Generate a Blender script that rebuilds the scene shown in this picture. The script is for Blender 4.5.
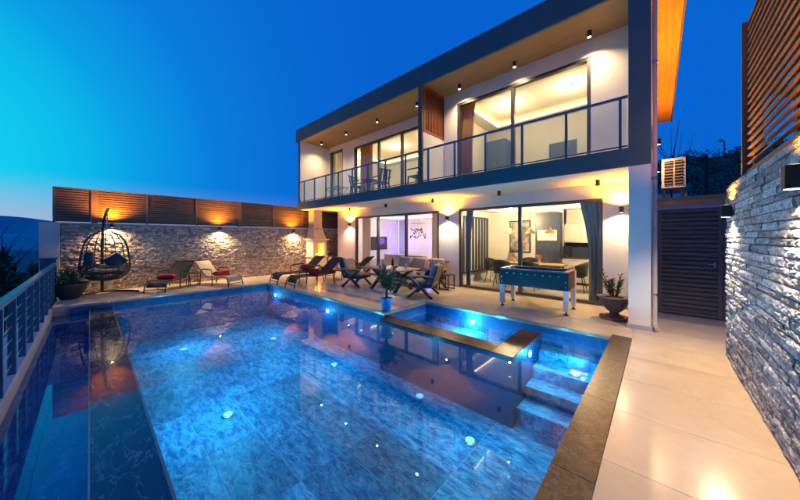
import bpy, bmesh, math, random
from mathutils import Vector, Matrix, Euler
R = math.radians
random.seed(7)
for o in list(bpy.data.objects):
    bpy.data.objects.remove(o)
sc = bpy.context.scene
COL = sc.collection

# ------------------------------------------------------------------ camera
cam = bpy.data.objects.new('camera', bpy.data.cameras.new('camera'))
COL.objects.link(cam)
sc.camera = cam
cam.location = (0, 0, 1.6)
cam.rotation_euler = (R(90), 0, R(42.374))
cam.data.sensor_width = 36
cam.data.lens = 36 * 282.8 / 800
cam.data.shift_y = -12.5 / 800
cam.data.clip_start = 0.05
cam.data.clip_end = 30000

# ------------------------------------------------------------------ sky (clear dusk, afterglow beyond the sea side)
w = bpy.data.worlds.new('World')
sc.world = w
w.use_nodes = True
nt = w.node_tree
bg = nt.nodes['Background']
tc = nt.nodes.new('ShaderNodeTexCoord')
G = Vector((-.95, -.28, .15)).normalized()
dot = nt.nodes.new('ShaderNodeVectorMath'); dot.operation = 'DOT_PRODUCT'
dot.inputs[1].default_value = G
nt.links.new(tc.outputs['Generated'], dot.inputs[0])
mr = nt.nodes.new('ShaderNodeMapRange')
mr.inputs[1].default_value = -1; mr.inputs[2].default_value = 1
nt.links.new(dot.outputs['Value'], mr.inputs[0])
cr = nt.nodes.new('ShaderNodeValToRGB')
cr.color_ramp.interpolation = 'B_SPLINE'
els = cr.color_ramp.elements
stops = [(0.0, (.002, .10, .50)), (.35, (.002, .14, .68)), (.66, (.002, .11, .60)), (.84, (.002, .13, .64)),
         (.93, (.003, .19, .71)), (.968, (.003, .33, .79)), (.988, (.004, .56, .85)), (1.0, (.008, .66, .88))]
els[0].position = 0; els[0].color = (*stops[0][1], 1)
els[1].position = 1; els[1].color = (*stops[-1][1], 1)
for p, c in stops[1:-1]:
    e = els.new(p); e.color = (*c, 1)
nt.links.new(mr.outputs[0], cr.inputs[0])
sep = nt.nodes.new('ShaderNodeSeparateXYZ')
nt.links.new(tc.outputs['Generated'], sep.inputs[0])
hz = nt.nodes.new('ShaderNodeMapRange'); hz.interpolation_type = 'SMOOTHSTEP'
hz.inputs[1].default_value = .015; hz.inputs[2].default_value = .15
hz.inputs[3].default_value = .75; hz.inputs[4].default_value = 0
nt.links.new(sep.outputs['Z'], hz.inputs[0])
hx = nt.nodes.new('ShaderNodeMapRange')
hx.inputs[1].default_value = .8; hx.inputs[2].default_value = 1.0
nt.links.new(mr.outputs[0], hx.inputs[0])
hm = nt.nodes.new('ShaderNodeMath'); hm.operation = 'MULTIPLY'
nt.links.new(hz.outputs[0], hm.inputs[0]); nt.links.new(hx.outputs[0], hm.inputs[1])
mx = nt.nodes.new('ShaderNodeMix'); mx.data_type = 'RGBA'
mx.inputs['B'].default_value = (.52, .44, .62, 1)
nt.links.new(hm.outputs[0], mx.inputs['Factor'])
nt.links.new(cr.outputs[0], mx.inputs['A'])
nt.links.new(mx.outputs['Result'], bg.inputs[0])
bg.inputs[1].default_value = 1.0

sc.view_settings.view_transform = 'Standard'
sc.view_settings.look = 'None'
sc.view_settings.exposure = 0
sc.view_settings.gamma = 1
sc.cycles.use_denoising = True
sc.cycles.sample_clamp_indirect = 6
sc.cycles.transparent_max_bounces = 24
sc.cycles.max_bounces = 8
sc.cycles.caustics_reflective = False
sc.cycles.caustics_refractive = False

# ------------------------------------------------------------------ materials
def mat(name, col, rough=.6, metal=0, noise=0, nscale=8, col2=None, bump=0, bscale=40, coat=0, rnd=0, spec=.5, stretch=(1, 1, 1), bdist=.02):
    m = bpy.data.materials.new(name); m.use_nodes = True
    n = m.node_tree; b = n.nodes['Principled BSDF']
    b.inputs['Roughness'].default_value = rough
    b.inputs['Metallic'].default_value = metal
    b.inputs['Specular IOR Level'].default_value = spec
    if coat:
        b.inputs['Coat Weight'].default_value = coat
        b.inputs['Coat Roughness'].default_value = .06
    c1 = (*col, 1)
    b.inputs['Base Color'].default_value = c1
    t = n.nodes.new('ShaderNodeTexCoord')
    mp = n.nodes.new('ShaderNodeMapping'); mp.inputs['Scale'].default_value = stretch
    oi = n.nodes.new('ShaderNodeObjectInfo')
    ad = n.nodes.new('ShaderNodeVectorMath'); ad.operation = 'MULTIPLY_ADD'
    cmb = n.nodes.new('ShaderNodeCombineXYZ')
    for i in range(3): n.links.new(oi.outputs['Random'], cmb.inputs[i])
    ad.inputs[1].default_value = (37, 53, 71)
    n.links.new(cmb.outputs[0], ad.inputs[0]); n.links.new(t.outputs['Object'], ad.inputs[2])
    n.links.new(ad.outputs[0], mp.inputs[0])
    last = None
    if col2 or noise:
        nz = n.nodes.new('ShaderNodeTexNoise'); nz.inputs['Scale'].default_value = nscale
        nz.inputs['Detail'].default_value = 6; nz.inputs['Roughness'].default_value = .65
        n.links.new(mp.outputs[0], nz.inputs[0])
        if not col2:
            col2 = tuple(max(0, c * (1 - noise)) for c in col)
        r = n.nodes.new('ShaderNodeMapRange'); r.inputs[1].default_value = .36; r.inputs[2].default_value = .64
        n.links.new(nz.outputs['Fac'], r.inputs[0])
        mx = n.nodes.new('ShaderNodeMix'); mx.data_type = 'RGBA'
        mx.inputs['A'].default_value = c1; mx.inputs['B'].default_value = (*col2, 1)
        n.links.new(r.outputs[0], mx.inputs['Factor'])
        last = mx.outputs['Result']
    if rnd:
        hs = n.nodes.new('ShaderNodeHueSaturation')
        if last: n.links.new(last, hs.inputs['Color'])
        else: hs.inputs['Color'].default_value = c1
        mr = n.nodes.new('ShaderNodeMapRange'); mr.inputs[3].default_value = 1 - rnd; mr.inputs[4].default_value = 1 + rnd
        n.links.new(oi.outputs['Random'], mr.inputs[0]); n.links.new(mr.outputs[0], hs.inputs['Value'])
        last = hs.outputs[0]
    if last: n.links.new(last, b.inputs['Base Color'])
    if bump:
        nb = n.nodes.new('ShaderNodeTexNoise'); nb.inputs['Scale'].default_value = bscale; nb.inputs['Detail'].default_value = 5
        n.links.new(mp.outputs[0], nb.inputs[0])
        bp = n.nodes.new('ShaderNodeBump'); bp.inputs['Strength'].default_value = bump; bp.inputs['Distance'].default_value = bdist
        n.links.new(nb.outputs['Fac'], bp.inputs['Height']); n.links.new(bp.outputs[0], b.inputs['Normal'])
    return m

def marble(name, c1, c2, vein, rough, scale, veinamt=.6, rnd=.1, bump=0.0, stretch=(1, 1, 1), coat=0, lo=.35, hi=.66):
    m = bpy.data.materials.new(name); m.use_nodes = True
    n = m.node_tree; b = n.nodes['Principled BSDF']
    b.inputs['Roughness'].default_value = rough
    if coat:
        b.inputs['Coat Weight'].default_value = coat; b.inputs['Coat Roughness'].default_value = .05
    L = n.links.new
    t = n.nodes.new('ShaderNodeTexCoord'); oi = n.nodes.new('ShaderNodeObjectInfo')
    cmb = n.nodes.new('ShaderNodeCombineXYZ')
    for i in range(3): L(oi.outputs['Random'], cmb.inputs[i])
    ad = n.nodes.new('ShaderNodeVectorMath'); ad.operation = 'MULTIPLY_ADD'; ad.inputs[1].default_value = (37, 53, 71)
    L(cmb.outputs[0], ad.inputs[0]); L(t.outputs['Object'], ad.inputs[2])
    mp = n.nodes.new('ShaderNodeMapping'); mp.inputs['Scale'].default_value = stretch; mp.inputs['Rotation'].default_value = (0, 0, .6)
    L(ad.outputs[0], mp.inputs[0])
    nz = n.nodes.new('ShaderNodeTexNoise'); nz.inputs['Scale'].default_value = scale; nz.inputs['Detail'].default_value = 9
    nz.inputs['Roughness'].default_value = .72; nz.inputs['Distortion'].default_value = .5
    L(mp.outputs[0], nz.inputs[0])
    r = n.nodes.new('ShaderNodeMapRange'); r.inputs[1].default_value = lo; r.inputs[2].default_value = hi
    L(nz.outputs['Fac'], r.inputs[0])
    m1 = n.nodes.new('ShaderNodeMix'); m1.data_type = 'RGBA'; m1.inputs['A'].default_value = (*c1, 1); m1.inputs['B'].default_value = (*c2, 1)
    L(r.outputs[0], m1.inputs['Factor'])
    nv = n.nodes.new('ShaderNodeTexNoise'); nv.inputs['Scale'].default_value = scale * .4; nv.inputs['Detail'].default_value = 9
    nv.inputs['Distortion'].default_value = .7; nv.inputs['Roughness'].default_value = .6
    off = n.nodes.new('ShaderNodeVectorMath'); off.inputs[1].default_value = (11, 7, 3); L(mp.outputs[0], off.inputs[0]); L(off.outputs[0], nv.inputs[0])
    su = n.nodes.new('ShaderNodeMath'); su.operation = 'SUBTRACT'; su.inputs[1].default_value = .5; L(nv.outputs['Fac'], su.inputs[0])
    ab = n.nodes.new('ShaderNodeMath'); ab.operation = 'ABSOLUTE'; L(su.outputs[0], ab.inputs[0])
    vr = n.nodes.new('ShaderNodeMapRange'); vr.inputs[1].default_value = 0; vr.inputs[2].default_value = .016
    vr.inputs[3].default_value = veinamt; vr.inputs[4].default_value = 0; L(ab.outputs[0], vr.inputs[0])
    m2 = n.nodes.new('ShaderNodeMix'); m2.data_type = 'RGBA'; m2.inputs['B'].default_value = (*vein, 1)
    L(vr.outputs[0], m2.inputs['Factor']); L(m1.outputs['Result'], m2.inputs['A'])
    hs = n.nodes.new('ShaderNodeHueSaturation'); L(m2.outputs['Result'], hs.inputs['Color'])
    mr = n.nodes.new('ShaderNodeMapRange'); mr.inputs[3].default_value = 1 - rnd; mr.inputs[4].default_value = 1 + rnd
    L(oi.outputs['Random'], mr.inputs[0]); L(mr.outputs[0], hs.inputs['Value'])
    L(hs.outputs[0], b.inputs['Base Color'])
    if bump:
        bp = n.nodes.new('ShaderNodeBump'); bp.inputs['Strength'].default_value = bump; bp.inputs['Distance'].default_value = .01
        L(nz.outputs['Fac'], bp.inputs['Height']); L(bp.outputs[0], b.inputs['Normal'])
    return m

def emis(name, col, strength):
    m = bpy.data.materials.new(name); m.use_nodes = True
    b = m.node_tree.nodes['Principled BSDF']
    b.inputs['Base Color'].default_value = (.8, .8, .8, 1)
    b.inputs['Emission Color'].default_value = (*col, 1)
    b.inputs['Emission Strength'].default_value = strength
    return m

def clear(name, ior, tint, rough=.0, bump=0, bscale=3, body=None):
    m = bpy.data.materials.new(name); m.use_nodes = True
    n = m.node_tree; n.nodes.remove(n.nodes['Principled BSDF'])
    out = n.nodes['Material Output']; L = n.links.new
    tr = n.nodes.new('ShaderNodeBsdfTransparent'); tr.inputs[0].default_value = (*tint, 1)
    gl = n.nodes.new('ShaderNodeBsdfGlossy'); gl.inputs['Roughness'].default_value = rough
    fr = n.nodes.new('ShaderNodeFresnel'); fr.inputs['IOR'].default_value = ior
    geo = n.nodes.new('ShaderNodeNewGeometry')          # the same mirror on both sides of a thin sheet
    mi = n.nodes.new('ShaderNodeMix'); mi.inputs[2].default_value = ior; mi.inputs[3].default_value = 1 / ior
    L(geo.outputs['Backfacing'], mi.inputs[0]); L(mi.outputs[0], fr.inputs['IOR'])
    mx = n.nodes.new('ShaderNodeMixShader')
    L(fr.outputs[0], mx.inputs[0]); L(tr.outputs[0], mx.inputs[1]); L(gl.outputs[0], mx.inputs[2])
    L(mx.outputs[0], out.inputs['Surface'])
    if bump:
        t = n.nodes.new('ShaderNodeTexCoord')
        nz = n.nodes.new('ShaderNodeTexNoise'); nz.inputs['Scale'].default_value = bscale; nz.inputs['Detail'].default_value = 3
        L(t.outputs['Object'], nz.inputs[0])
        bp = n.nodes.new('ShaderNodeBump'); bp.inputs['Strength'].default_value = bump; bp.inputs['Distance'].default_value = .01
        L(nz.outputs['Fac'], bp.inputs['Height']); L(bp.outputs[0], gl.inputs['Normal']); L(bp.outputs[0], fr.inputs['Normal'])
    return m

def leafmat(name, c1, c2):
    m = mat(name, c1, .55, col2=c2, nscale=3)
    return m

M = {}
M['plaster'] = mat('white_plaster', (.83, .79, .75), .85, noise=.12, nscale=1.3, stretch=(1, 1, .35), bump=.12, bscale=120)
M['soffit_white'] = mat('soffit_plaster', (.84, .79, .72), .85, noise=.05, nscale=1.2, bump=.06, bscale=90)
M['paint_in'] = mat('interior_paint', (.8, .76, .68), .8, noise=.04, nscale=2)
M['anth'] = mat('anthracite_render', (.05, .10, .125), .6, noise=.15, nscale=3, bump=.1, bscale=150)
M['frame'] = mat('grey_aluminium', (.09, .09, .095), .4, .5, noise=.1, nscale=6)
M['railmetal'] = mat('sky_tinted_railing_metal', (.025, .10, .19), .4, .2, noise=.1)  # blue of the reflected sky worked into the metal's base colour
M['black'] = mat('black_metal', (.02, .02, .022), .45, .4)
M['soffit_wood'] = mat('brown_soffit_board', (.30, .185, .085), .55, col2=(.24, .14, .06), nscale=3, stretch=(.6, 8, 1), bump=.08, bscale=20)
M['redwood'] = mat('red_brown_timber', (.32, .085, .03), .55, col2=(.2, .05, .02), nscale=5, stretch=(6, 6, .6), rnd=.15)
M['eave'] = mat('varnished_pine_eave', (.6, .30, .075), .5, col2=(.48, .23, .05), nscale=5, stretch=(6, .5, 1))
M['slat'] = mat('brown_fence_slat', (.14, .088, .05), .5, col2=(.10, .06, .033), nscale=5, stretch=(5, .6, 5), rnd=.18)
M['slatr'] = mat('timber_fence_slat', (.24, .12, .06), .5, col2=(.16, .075, .035), nscale=5, stretch=(5, .6, 5), rnd=.15)
M['post'] = mat('fence_post_brown', (.15, .085, .055), .55, noise=.2)
M['gate'] = mat('gate_slat_brown', (.15, .125, .09), .5, noise=.2, nscale=6, stretch=(.6, 5, 5), rnd=.12)
M['deck'] = marble('cream_marble_tile', (.68, .545, .385), (.60, .465, .32), (.48, .36, .24), .2, 2.2, .28, .06)
M['grout'] = mat('tile_grout', (.42, .36, .30), .8)
M['brown'] = marble('brown_marble', (.022, .011, .006), (.105, .056, .033), (.34, .24, .17), .3, 13, .3, .14, bump=.15, lo=.38, hi=.64)
M['brown'].node_tree.nodes['Principled BSDF'].inputs['Specular IOR Level'].default_value = .3
M['edge'] = marble('tan_marble_edge', (.40, .29, .20), (.30, .2, .13), (.5, .42, .34), .25, 5, .3, .08)
M['bluet'] = marble('blue_marble_tile', (.007, .085, .23), (.085, .42, .64), (.5, .8, .9), .55, 5.2, .45, .34, stretch=(1, 2.6, 1), lo=.4, hi=.62)
M['navytile'] = marble('navy_spa_tile', (.004, .024, .08), (.009, .048, .14), (.06, .17, .3), .5, 7, .2, .1)
M['ledge'] = marble('dark_blue_marble', (.006, .014, .03), (.035, .06, .11), (.42, .47, .52), .16, 5.0, .5, .15, stretch=(1, 2.2, 1))
M['channel'] = marble('deep_blue_marble', (.010, .045, .19), (.05, .15, .42), (.4, .52, .72), .16, 4.5, .4, .15, stretch=(1, 2.2, 1))
M['bluegrout'] = mat('pool_grout', (.3, .6, .72), .7)
M['mosaic'] = marble('blue_pool_wall', (.008, .05, .17), (.015, .10, .27), (.1, .3, .5), .6, 7, .3, .2)
M['water'] = clear('pool_water', 1.85, (.74, .94, .99), .004, bump=.035, bscale=2.6)
M['film'] = clear('overflow_water', 1.4, (.8, .92, .98), .01, bump=.02, bscale=3)
M['glass'] = clear('window_glass', 1.5, (.94, .96, .95), .0)
M['railglass'] = clear('railing_glass', 1.5, (.88, .93, .97), .0)
M['stone_r'] = mat('grey_split_stone', (.60, .585, .60), .9, col2=(.23, .235, .265), nscale=26, bump=1.0, bscale=48, rnd=.4, bdist=.03, stretch=(1, .36, .066))
M['stone_f'] = mat('brown_grey_split_stone', (.60, .49, .40), .9, col2=(.33, .27, .225), nscale=14, bump=.9, bscale=30)
_n = M['stone_f'].node_tree; _a = _n.nodes.new('ShaderNodeAttribute'); _a.attribute_name = 'tone'
_m = _n.nodes.new('ShaderNodeMix'); _m.data_type = 'RGBA'; _m.blend_type = 'MULTIPLY'; _m.inputs['Factor'].default_value = 1
_b = _n.nodes['Principled BSDF']; _src = _b.inputs['Base Color'].links[0].from_socket
_n.links.new(_src, _m.inputs['A']); _n.links.new(_a.outputs['Color'], _m.inputs['B']); _n.links.new(_m.outputs['Result'], _b.inputs['Base Color'])
M['mortar_d'] = mat('dark_mortar', (.10, .098, .10), .95, noise=.3, bump=.3)
M['mortar'] = mat('grey_mortar', (.24, .22, .20), .95, noise=.3, bump=.3)
M['plaster_grey'] = mat('grey_plaster', (.42, .44, .46), .85, noise=.12, nscale=3, bump=.1)
M['pinkwall'] = mat('pink_beige_plaster', (.50, .40, .35), .85, noise=.12, nscale=2)
M['concrete'] = mat('wall_coping_concrete', (.42, .42, .42), .8, noise=.15)
M['sling'] = mat('dark_sling_fabric', (.012, .013, .015), .8, noise=.25, nscale=60, bump=.2, bscale=200)
M['slingb'] = mat('beige_sling_fabric', (.36, .29, .2), .85, noise=.15, nscale=60, bump=.2, bscale=200)
M['tube'] = mat('dark_tube_frame', (.025, .026, .03), .4, .3)
M['red'] = mat('red_cushion_fabric', (.5, .012, .015), .85, noise=.2, nscale=12, bump=.3, bscale=30)
M['navy'] = mat('navy_painted_wood', (.014, .034, .055), .5, noise=.25, nscale=6, bump=.08)
M['navyfab'] = mat('navy_cushion_fabric', (.018, .04, .075), .85, noise=.2, nscale=25, bump=.3, bscale=40)
M['taupe'] = mat('taupe_cushion_fabric', (.52, .37, .23), .9, noise=.16, nscale=14, bump=.35, bscale=25)
M['taupe2'] = mat('grey_beige_cushion_fabric', (.46, .38, .31), .9, noise=.16, nscale=14, bump=.35, bscale=25)
M['teak'] = mat('teak_wood', (.46, .27, .12), .5, col2=(.33, .18, .075), nscale=6, stretch=(.7, 8, 8))
M['wicker'] = mat('dark_wicker', (.05, .036, .026), .7, noise=.3, nscale=50)
M['foos'] = mat('foosball_blue_laminate', (.007, .026, .042), .35, noise=.12, nscale=4)
M['foosrim'] = mat('foosball_rim_blue', (.07, .15, .27), .35)
M['pitch'] = mat('foosball_pitch_green', (.10, .25, .16), .5)
M['white'] = mat('white_paint', (.72, .73, .76), .45, noise=.05)
M['chrome'] = mat('brushed_steel', (.6, .6, .6), .3, 1)
M['urn'] = mat('grey_cast_urn', (.11, .10, .105), .75, noise=.3, nscale=10, bump=.3)
M['bowl'] = mat('black_planter', (.018, .02, .024), .5, noise=.3)
M['terra'] = mat('terracotta', (.35, .10, .045), .75, noise=.2)
M['bluepot'] = mat('blue_glazed_pot', (.02, .22, .55), .35)
M['soil'] = mat('soil', (.05, .033, .022), .95, noise=.4, nscale=30, bump=.6)
M['leaf'] = leafmat('leaf_green', (.07, .12, .03), (.035, .07, .02))
M['leafd'] = leafmat('leaf_dark', (.05, .085, .04), (.025, .05, .025))
M['leafy'] = leafmat('leaf_olive', (.10, .11, .03), (.05, .065, .02))
M['bark'] = mat('bark', (.07, .05, .035), .9, noise=.4, nscale=12, bump=.5)
M['bbq'] = mat('cream_cast_stone', (.62, .52, .40), .8, noise=.12, nscale=5, bump=.25, bscale=40)
M['firebrick'] = mat('fire_brick', (.45, .2, .09), .85, noise=.4, nscale=9, bump=.5)
M['counter'] = mat('dark_granite', (.06, .05, .045), .25, noise=.4, nscale=40)
def cloth(name, c, tr=.5):
    m = mat(name, c, .85); n = m.node_tree; b = n.nodes['Principled BSDF']
    t_ = n.nodes.new('ShaderNodeBsdfTranslucent'); t_.inputs[0].default_value = (*c, 1)
    x_ = n.nodes.new('ShaderNodeMixShader'); x_.inputs[0].default_value = tr
    n.links.new(b.outputs[0], x_.inputs[1]); n.links.new(t_.outputs[0], x_.inputs[2]); n.links.new(x_.outputs[0], n.nodes['Material Output'].inputs['Surface'])
    return m
M['curt'] = cloth('cream_curtain', (.85, .76, .62), .6)
M['curtg'] = cloth('gold_curtain', (.55, .33, .09))
M['curtb'] = cloth('blue_grey_curtain', (.22, .30, .41), .45)
M['floor_in'] = mat('interior_floor_tile', (.62, .55, .46), .25, noise=.06)
M['cab'] = mat('cream_cabinet', (.68, .62, .52), .4, noise=.04)
M['darkpan'] = mat('dark_blue_panel', (.04, .05, .07), .35, noise=.2)
M['art1'] = mat('abstract_canvas', (.05, .055, .065), .6, col2=(.55, .5, .44), nscale=3.2)
M['brass'] = mat('brass_shade', (.32, .17, .06), .4, .6)
M['screen'] = mat('dark_screen', (.012, .012, .014), .15)
M['terrain'] = mat('dry_hillside', (.05, .06, .03), .95, col2=(.08, .07, .045), nscale=.08, bump=.4, bscale=2)
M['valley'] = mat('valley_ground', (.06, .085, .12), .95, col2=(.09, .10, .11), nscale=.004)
M['mount_haze'] = mat('mountain', (.36, .42, .46), .95, noise=.2, nscale=.004)  # distance haze put into the base colour, paler and bluer than rock
M['roadm'] = mat('asphalt', (.05, .05, .05), .8, noise=.2)
M['acbody'] = mat('ac_casing', (.5, .38, .29), .6, noise=.1)
M['rooft'] = mat('roof_tile', (.22, .11, .06), .8, noise=.3, nscale=8)
M['zinc'] = mat('white_downpipe', (.55, .5, .47), .5)
M['em_warm'] = emis('warm_bulb', (1, .45, .08), 4)
M['em_white'] = emis('warm_white_bulb', (1, .84, .58), 6)
M['em_cove'] = emis('cove_strip', (1, .72, .24), 8)
M['em_cove2'] = emis('cove_strip_white', (1, .78, .36), 5)
M['em_blue'] = emis('blue_led_strip', (.08, .08, 1), 5)
M['em_pool'] = emis('pool_lamp_lens', (.5, .9, 1), 7)
M['em_floor'] = emis('pool_floor_lens', (.35, .85, 1), .55)
M['em_fire'] = emis('glowing_coals', (1, .32, .04), 5)
M['em_orange'] = emis('street_bulb', (1, .45, .1), 14)
M['em_win'] = emis('lit_window', (1, .7, .35), 2)

# ------------------------------------------------------------------ mesh helpers
WL = {}
class MB:
    def __init__(s): s.v = []; s.f = []
    def add(s, vs, fs):
        n = len(s.v); s.v += [tuple(p) for p in vs]; s.f += [tuple(n + i for i in f) for f in fs]; return s
    def box(s, x0, x1, y0, y1, z0, z1):
        return s.add([(x0, y0, z0), (x1, y0, z0), (x1, y1, z0), (x0, y1, z0), (x0, y0, z1), (x1, y0, z1), (x1, y1, z1), (x0, y1, z1)],
                     [(0, 3, 2, 1), (4, 5, 6, 7), (0, 1, 5, 4), (1, 2, 6, 5), (2, 3, 7, 6), (3, 0, 4, 7)])
    def bar(s, a, b, wd, ht, up=(0, 0, 1)):
        a, b = Vector(a), Vector(b); d = (b - a).normalized(); u = Vector(up)
        if abs(d.dot(u)) > .98: u = Vector((1, 0, 0))
        r = d.cross(u).normalized(); u = r.cross(d).normalized()
        vs = []
        for p in (a, b):
            for i, j in ((-1, -1), (1, -1), (1, 1), (-1, 1)): vs.append(p + r * (i * wd / 2) + u * (j * ht / 2))
        return s.add(vs, [(0, 3, 2, 1), (4, 5, 6, 7), (0, 1, 5, 4), (1, 2, 6, 5), (2, 3, 7, 6), (3, 0, 4, 7)])
    def tube(s, path, rad, seg=8):
        P = [Vector(p) for p in path]; vs = []; fs = []
        if not isinstance(rad, (list, tuple)): rad = [rad] * len(P)
        pu = None
        for i, p in enumerate(P):
            d = (P[min(i + 1, len(P) - 1)] - P[max(i - 1, 0)]).normalized()
            u = pu if pu else (Vector((0, 0, 1)) if abs(d.z) < .9 else Vector((1, 0, 0)))
            r = d.cross(u).normalized(); u = r.cross(d).normalized(); pu = u
            for k in range(seg):
                a = 2 * math.pi * k / seg; vs.append(p + (r * math.cos(a) + u * math.sin(a)) * rad[i])
        for i in range(len(P) - 1):
            for k in range(seg):
                k2 = (k + 1) % seg; fs.append((i * seg + k, i * seg + k2, (i + 1) * seg + k2, (i + 1) * seg + k))
        fs.append(tuple(range(seg - 1, -1, -1))); n = (len(P) - 1) * seg; fs.append(tuple(n + k for k in range(seg)))
        return s.add(vs, fs)
    def lathe(s, prof, seg=20, c=(0, 0, 0), flute=0, nf=12):
        vs = []; fs = []
        for (r, z, *fl) in prof:
            for k in range(seg):
                a = 2 * math.pi * k / seg
                rr = r * (1 + (fl[0] if fl else 0) * math.cos(a * nf))
                vs.append((c[0] + rr * math.cos(a), c[1] + rr * math.sin(a), c[2] + z))
        for i in range(len(prof) - 1):
            for k in range(seg):
                k2 = (k + 1) % seg; fs.append((i * seg + k, i * seg + k2, (i + 1) * seg + k2, (i + 1) * seg + k))
        fs.append(tuple(range(seg - 1, -1, -1))); n = (len(prof) - 1) * seg; fs.append(tuple(n + k for k in range(seg)))
        return s.add(vs, fs)
    def pillow(s, c, sx, sy, sz, rot=(0, 0, 0), n=8, p=.35):
        E_ = Euler(rot).to_matrix(); vs = []; fs = []
        for side in (1, -1):
            b = len(vs)
            for i in range(n + 1):
                for j in range(n + 1):
                    x = 2 * i / n - 1; y = 2 * j / n - 1
                    h = max(0, (1 - abs(x) ** 3)) ** p * max(0, (1 - abs(y) ** 3)) ** p
                    pin = 1 - .06 * (1 - h)
                    vs.append(Vector(c) + E_ @ Vector((x * sx / 2 * pin, y * sy / 2 * pin, side * sz / 2 * (.12 + .88 * h))))
            for i in range(n):
                for j in range(n):
                    q = (b + i * (n + 1) + j, b + (i + 1) * (n + 1) + j, b + (i + 1) * (n + 1) + j + 1, b + i * (n + 1) + j + 1)
                    fs.append(q if side > 0 else q[::-1])
        m = (n + 1) ** 2
        ring = [i * (n + 1) for i in range(n)] + [n * (n + 1) + j for j in range(n)] + [i * (n + 1) + n for i in range(n, 0, -1)] + [j for j in range(n, 0, -1)]
        for a in range(len(ring)):
            p0, p1 = ring[a], ring[(a + 1) % len(ring)]
            fs.append((p0, p1, p1 + m, p0 + m)[::-1])
        return s.add(vs, fs)
    def leaves(s, cs, n, lo, hi, size, flat=.0, aspect=.5, rng=random):
        """n leaf quads inside the ellipsoid clumps cs = [(centre, radii)]"""
        for _ in range(n):
            c, r = rng.choice(cs)
            while True:
                q = Vector((rng.uniform(-1, 1), rng.uniform(-1, 1), rng.uniform(-1, 1)))
                if lo < q.length < hi: break
            p = Vector(c) + Vector((q.x * r[0], q.y * r[1], q.z * r[2]))
            d = Vector((rng.gauss(0, 1), rng.gauss(0, 1), rng.gauss(0, 1) * (1 - flat))).normalized()
            e = d.orthogonal(); e.rotate(Matrix.Rotation(rng.uniform(0, 6.3), 3, d)); e.normalize()
            L = size * rng.uniform(.6, 1.3)
            s.add([p - d * L * .5, p + e * L * aspect * .5, p + d * L * .5, p - e * L * aspect * .5], [(0, 1, 2, 3)])
        return s
    def build(s, name, m, parent=None, smooth=False, bev=0, kind=None, label=None, cat=None, group=None):
        xs = [p[0] for p in s.v]; ys = [p[1] for p in s.v]; zs = [p[2] for p in s.v]
        c = Vector(((min(xs) + max(xs)) / 2, (min(ys) + max(ys)) / 2, min(zs)))
        me = bpy.data.meshes.new(name)
        me.from_pydata([(p[0] - c.x, p[1] - c.y, p[2] - c.z) for p in s.v], [], s.f)
        if bev:
            b = bmesh.new(); b.from_mesh(me)
            bmesh.ops.bevel(b, geom=list(b.edges), offset=bev, segments=2, profile=.6, affect='EDGES', clamp_overlap=True)
            b.to_mesh(me); b.free()
        if smooth:
            for p in me.polygons: p.use_smooth = True
            try: me.set_sharp_from_angle(angle=R(40))
            except Exception: pass
        me.materials.append(M[m] if isinstance(m, str) else m)
        o = bpy.data.objects.new(name, me); COL.objects.link(o)
        WL[o.name] = c
        if parent:
            o.parent = parent; o.location = c - WL[parent.name]
        else: o.location = c
        if kind: o['kind'] = kind
        if label: o['label'] = label
        if cat: o['category'] = cat
        if group: o['group'] = group
        return o
def B(*a): return MB().box(*a)
def thing(name, label, cat, loc=(0, 0, 0), group=None):
    o = bpy.data.objects.new(name, None); COL.objects.link(o); o.location = loc; o.empty_display_size = .1
    WL[o.name] = Vector(loc); o['label'] = label; o['category'] = cat
    if group: o['group'] = group
    return o
def copy_tree(o, parent=None):
    c = o.copy(); COL.objects.link(c); c.parent = parent; WL[c.name] = WL.get(o.name, Vector())
    for ch in list(o.children): copy_tree(ch, c)
    return c
def place(proto, first, loc, rz, label, group=None, sc_=1):
    o = proto if first else copy_tree(proto)
    o.location = loc; o.rotation_euler = (0, 0, rz); o.scale = (sc_,) * 3; o['label'] = label; WL[o.name] = Vector(loc)
    if group: o['group'] = group
    return o
def struct(name, mb, m, **k): return mb.build(name, m, kind='structure', **k)
def light(name, typ, loc, parent, color, power, rot=None, size=.03, spot=None, blend=.6):
    l = bpy.data.lights.new(name, typ); l.color = color; l.energy = power
    if typ in ('POINT', 'SPOT'): l.shadow_soft_size = size
    if typ == 'SPOT': l.spot_size = spot; l.spot_blend = blend
    o = bpy.data.objects.new(name, l); COL.objects.link(o)
    if parent: o.parent = parent; o.location = Vector(loc) - WL[parent.name]
    else: o.location = loc
    if rot: o.rotation_euler = rot
    return o
UP = (math.pi, 0, 0); DOWN = (0, 0, 0)
ORD = ['first', 'second', 'third', 'fourth', 'fifth', 'sixth', 'seventh', 'eighth', 'ninth', 'tenth']
WARM = (1, .34, .012); WWHITE = (1, .70, .37)

# ------------------------------------------------------------------ main numbers
YF, YW, YU = 6.45, 8.05, 7.55          # front frame, recessed wall, recessed wall of the right upper room
XL, XR = -12.2, -.09
PX0, PX1, PY0, PY1 = -10.15, -.55, 0.0, 4.2
SX0, SY1 = -4.27, 5.63                  # the spa recess
WZ = -.14                               # water level
XW = -12.3                              # far stone wall face
XS = .7                                 # right stone wall face

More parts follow.
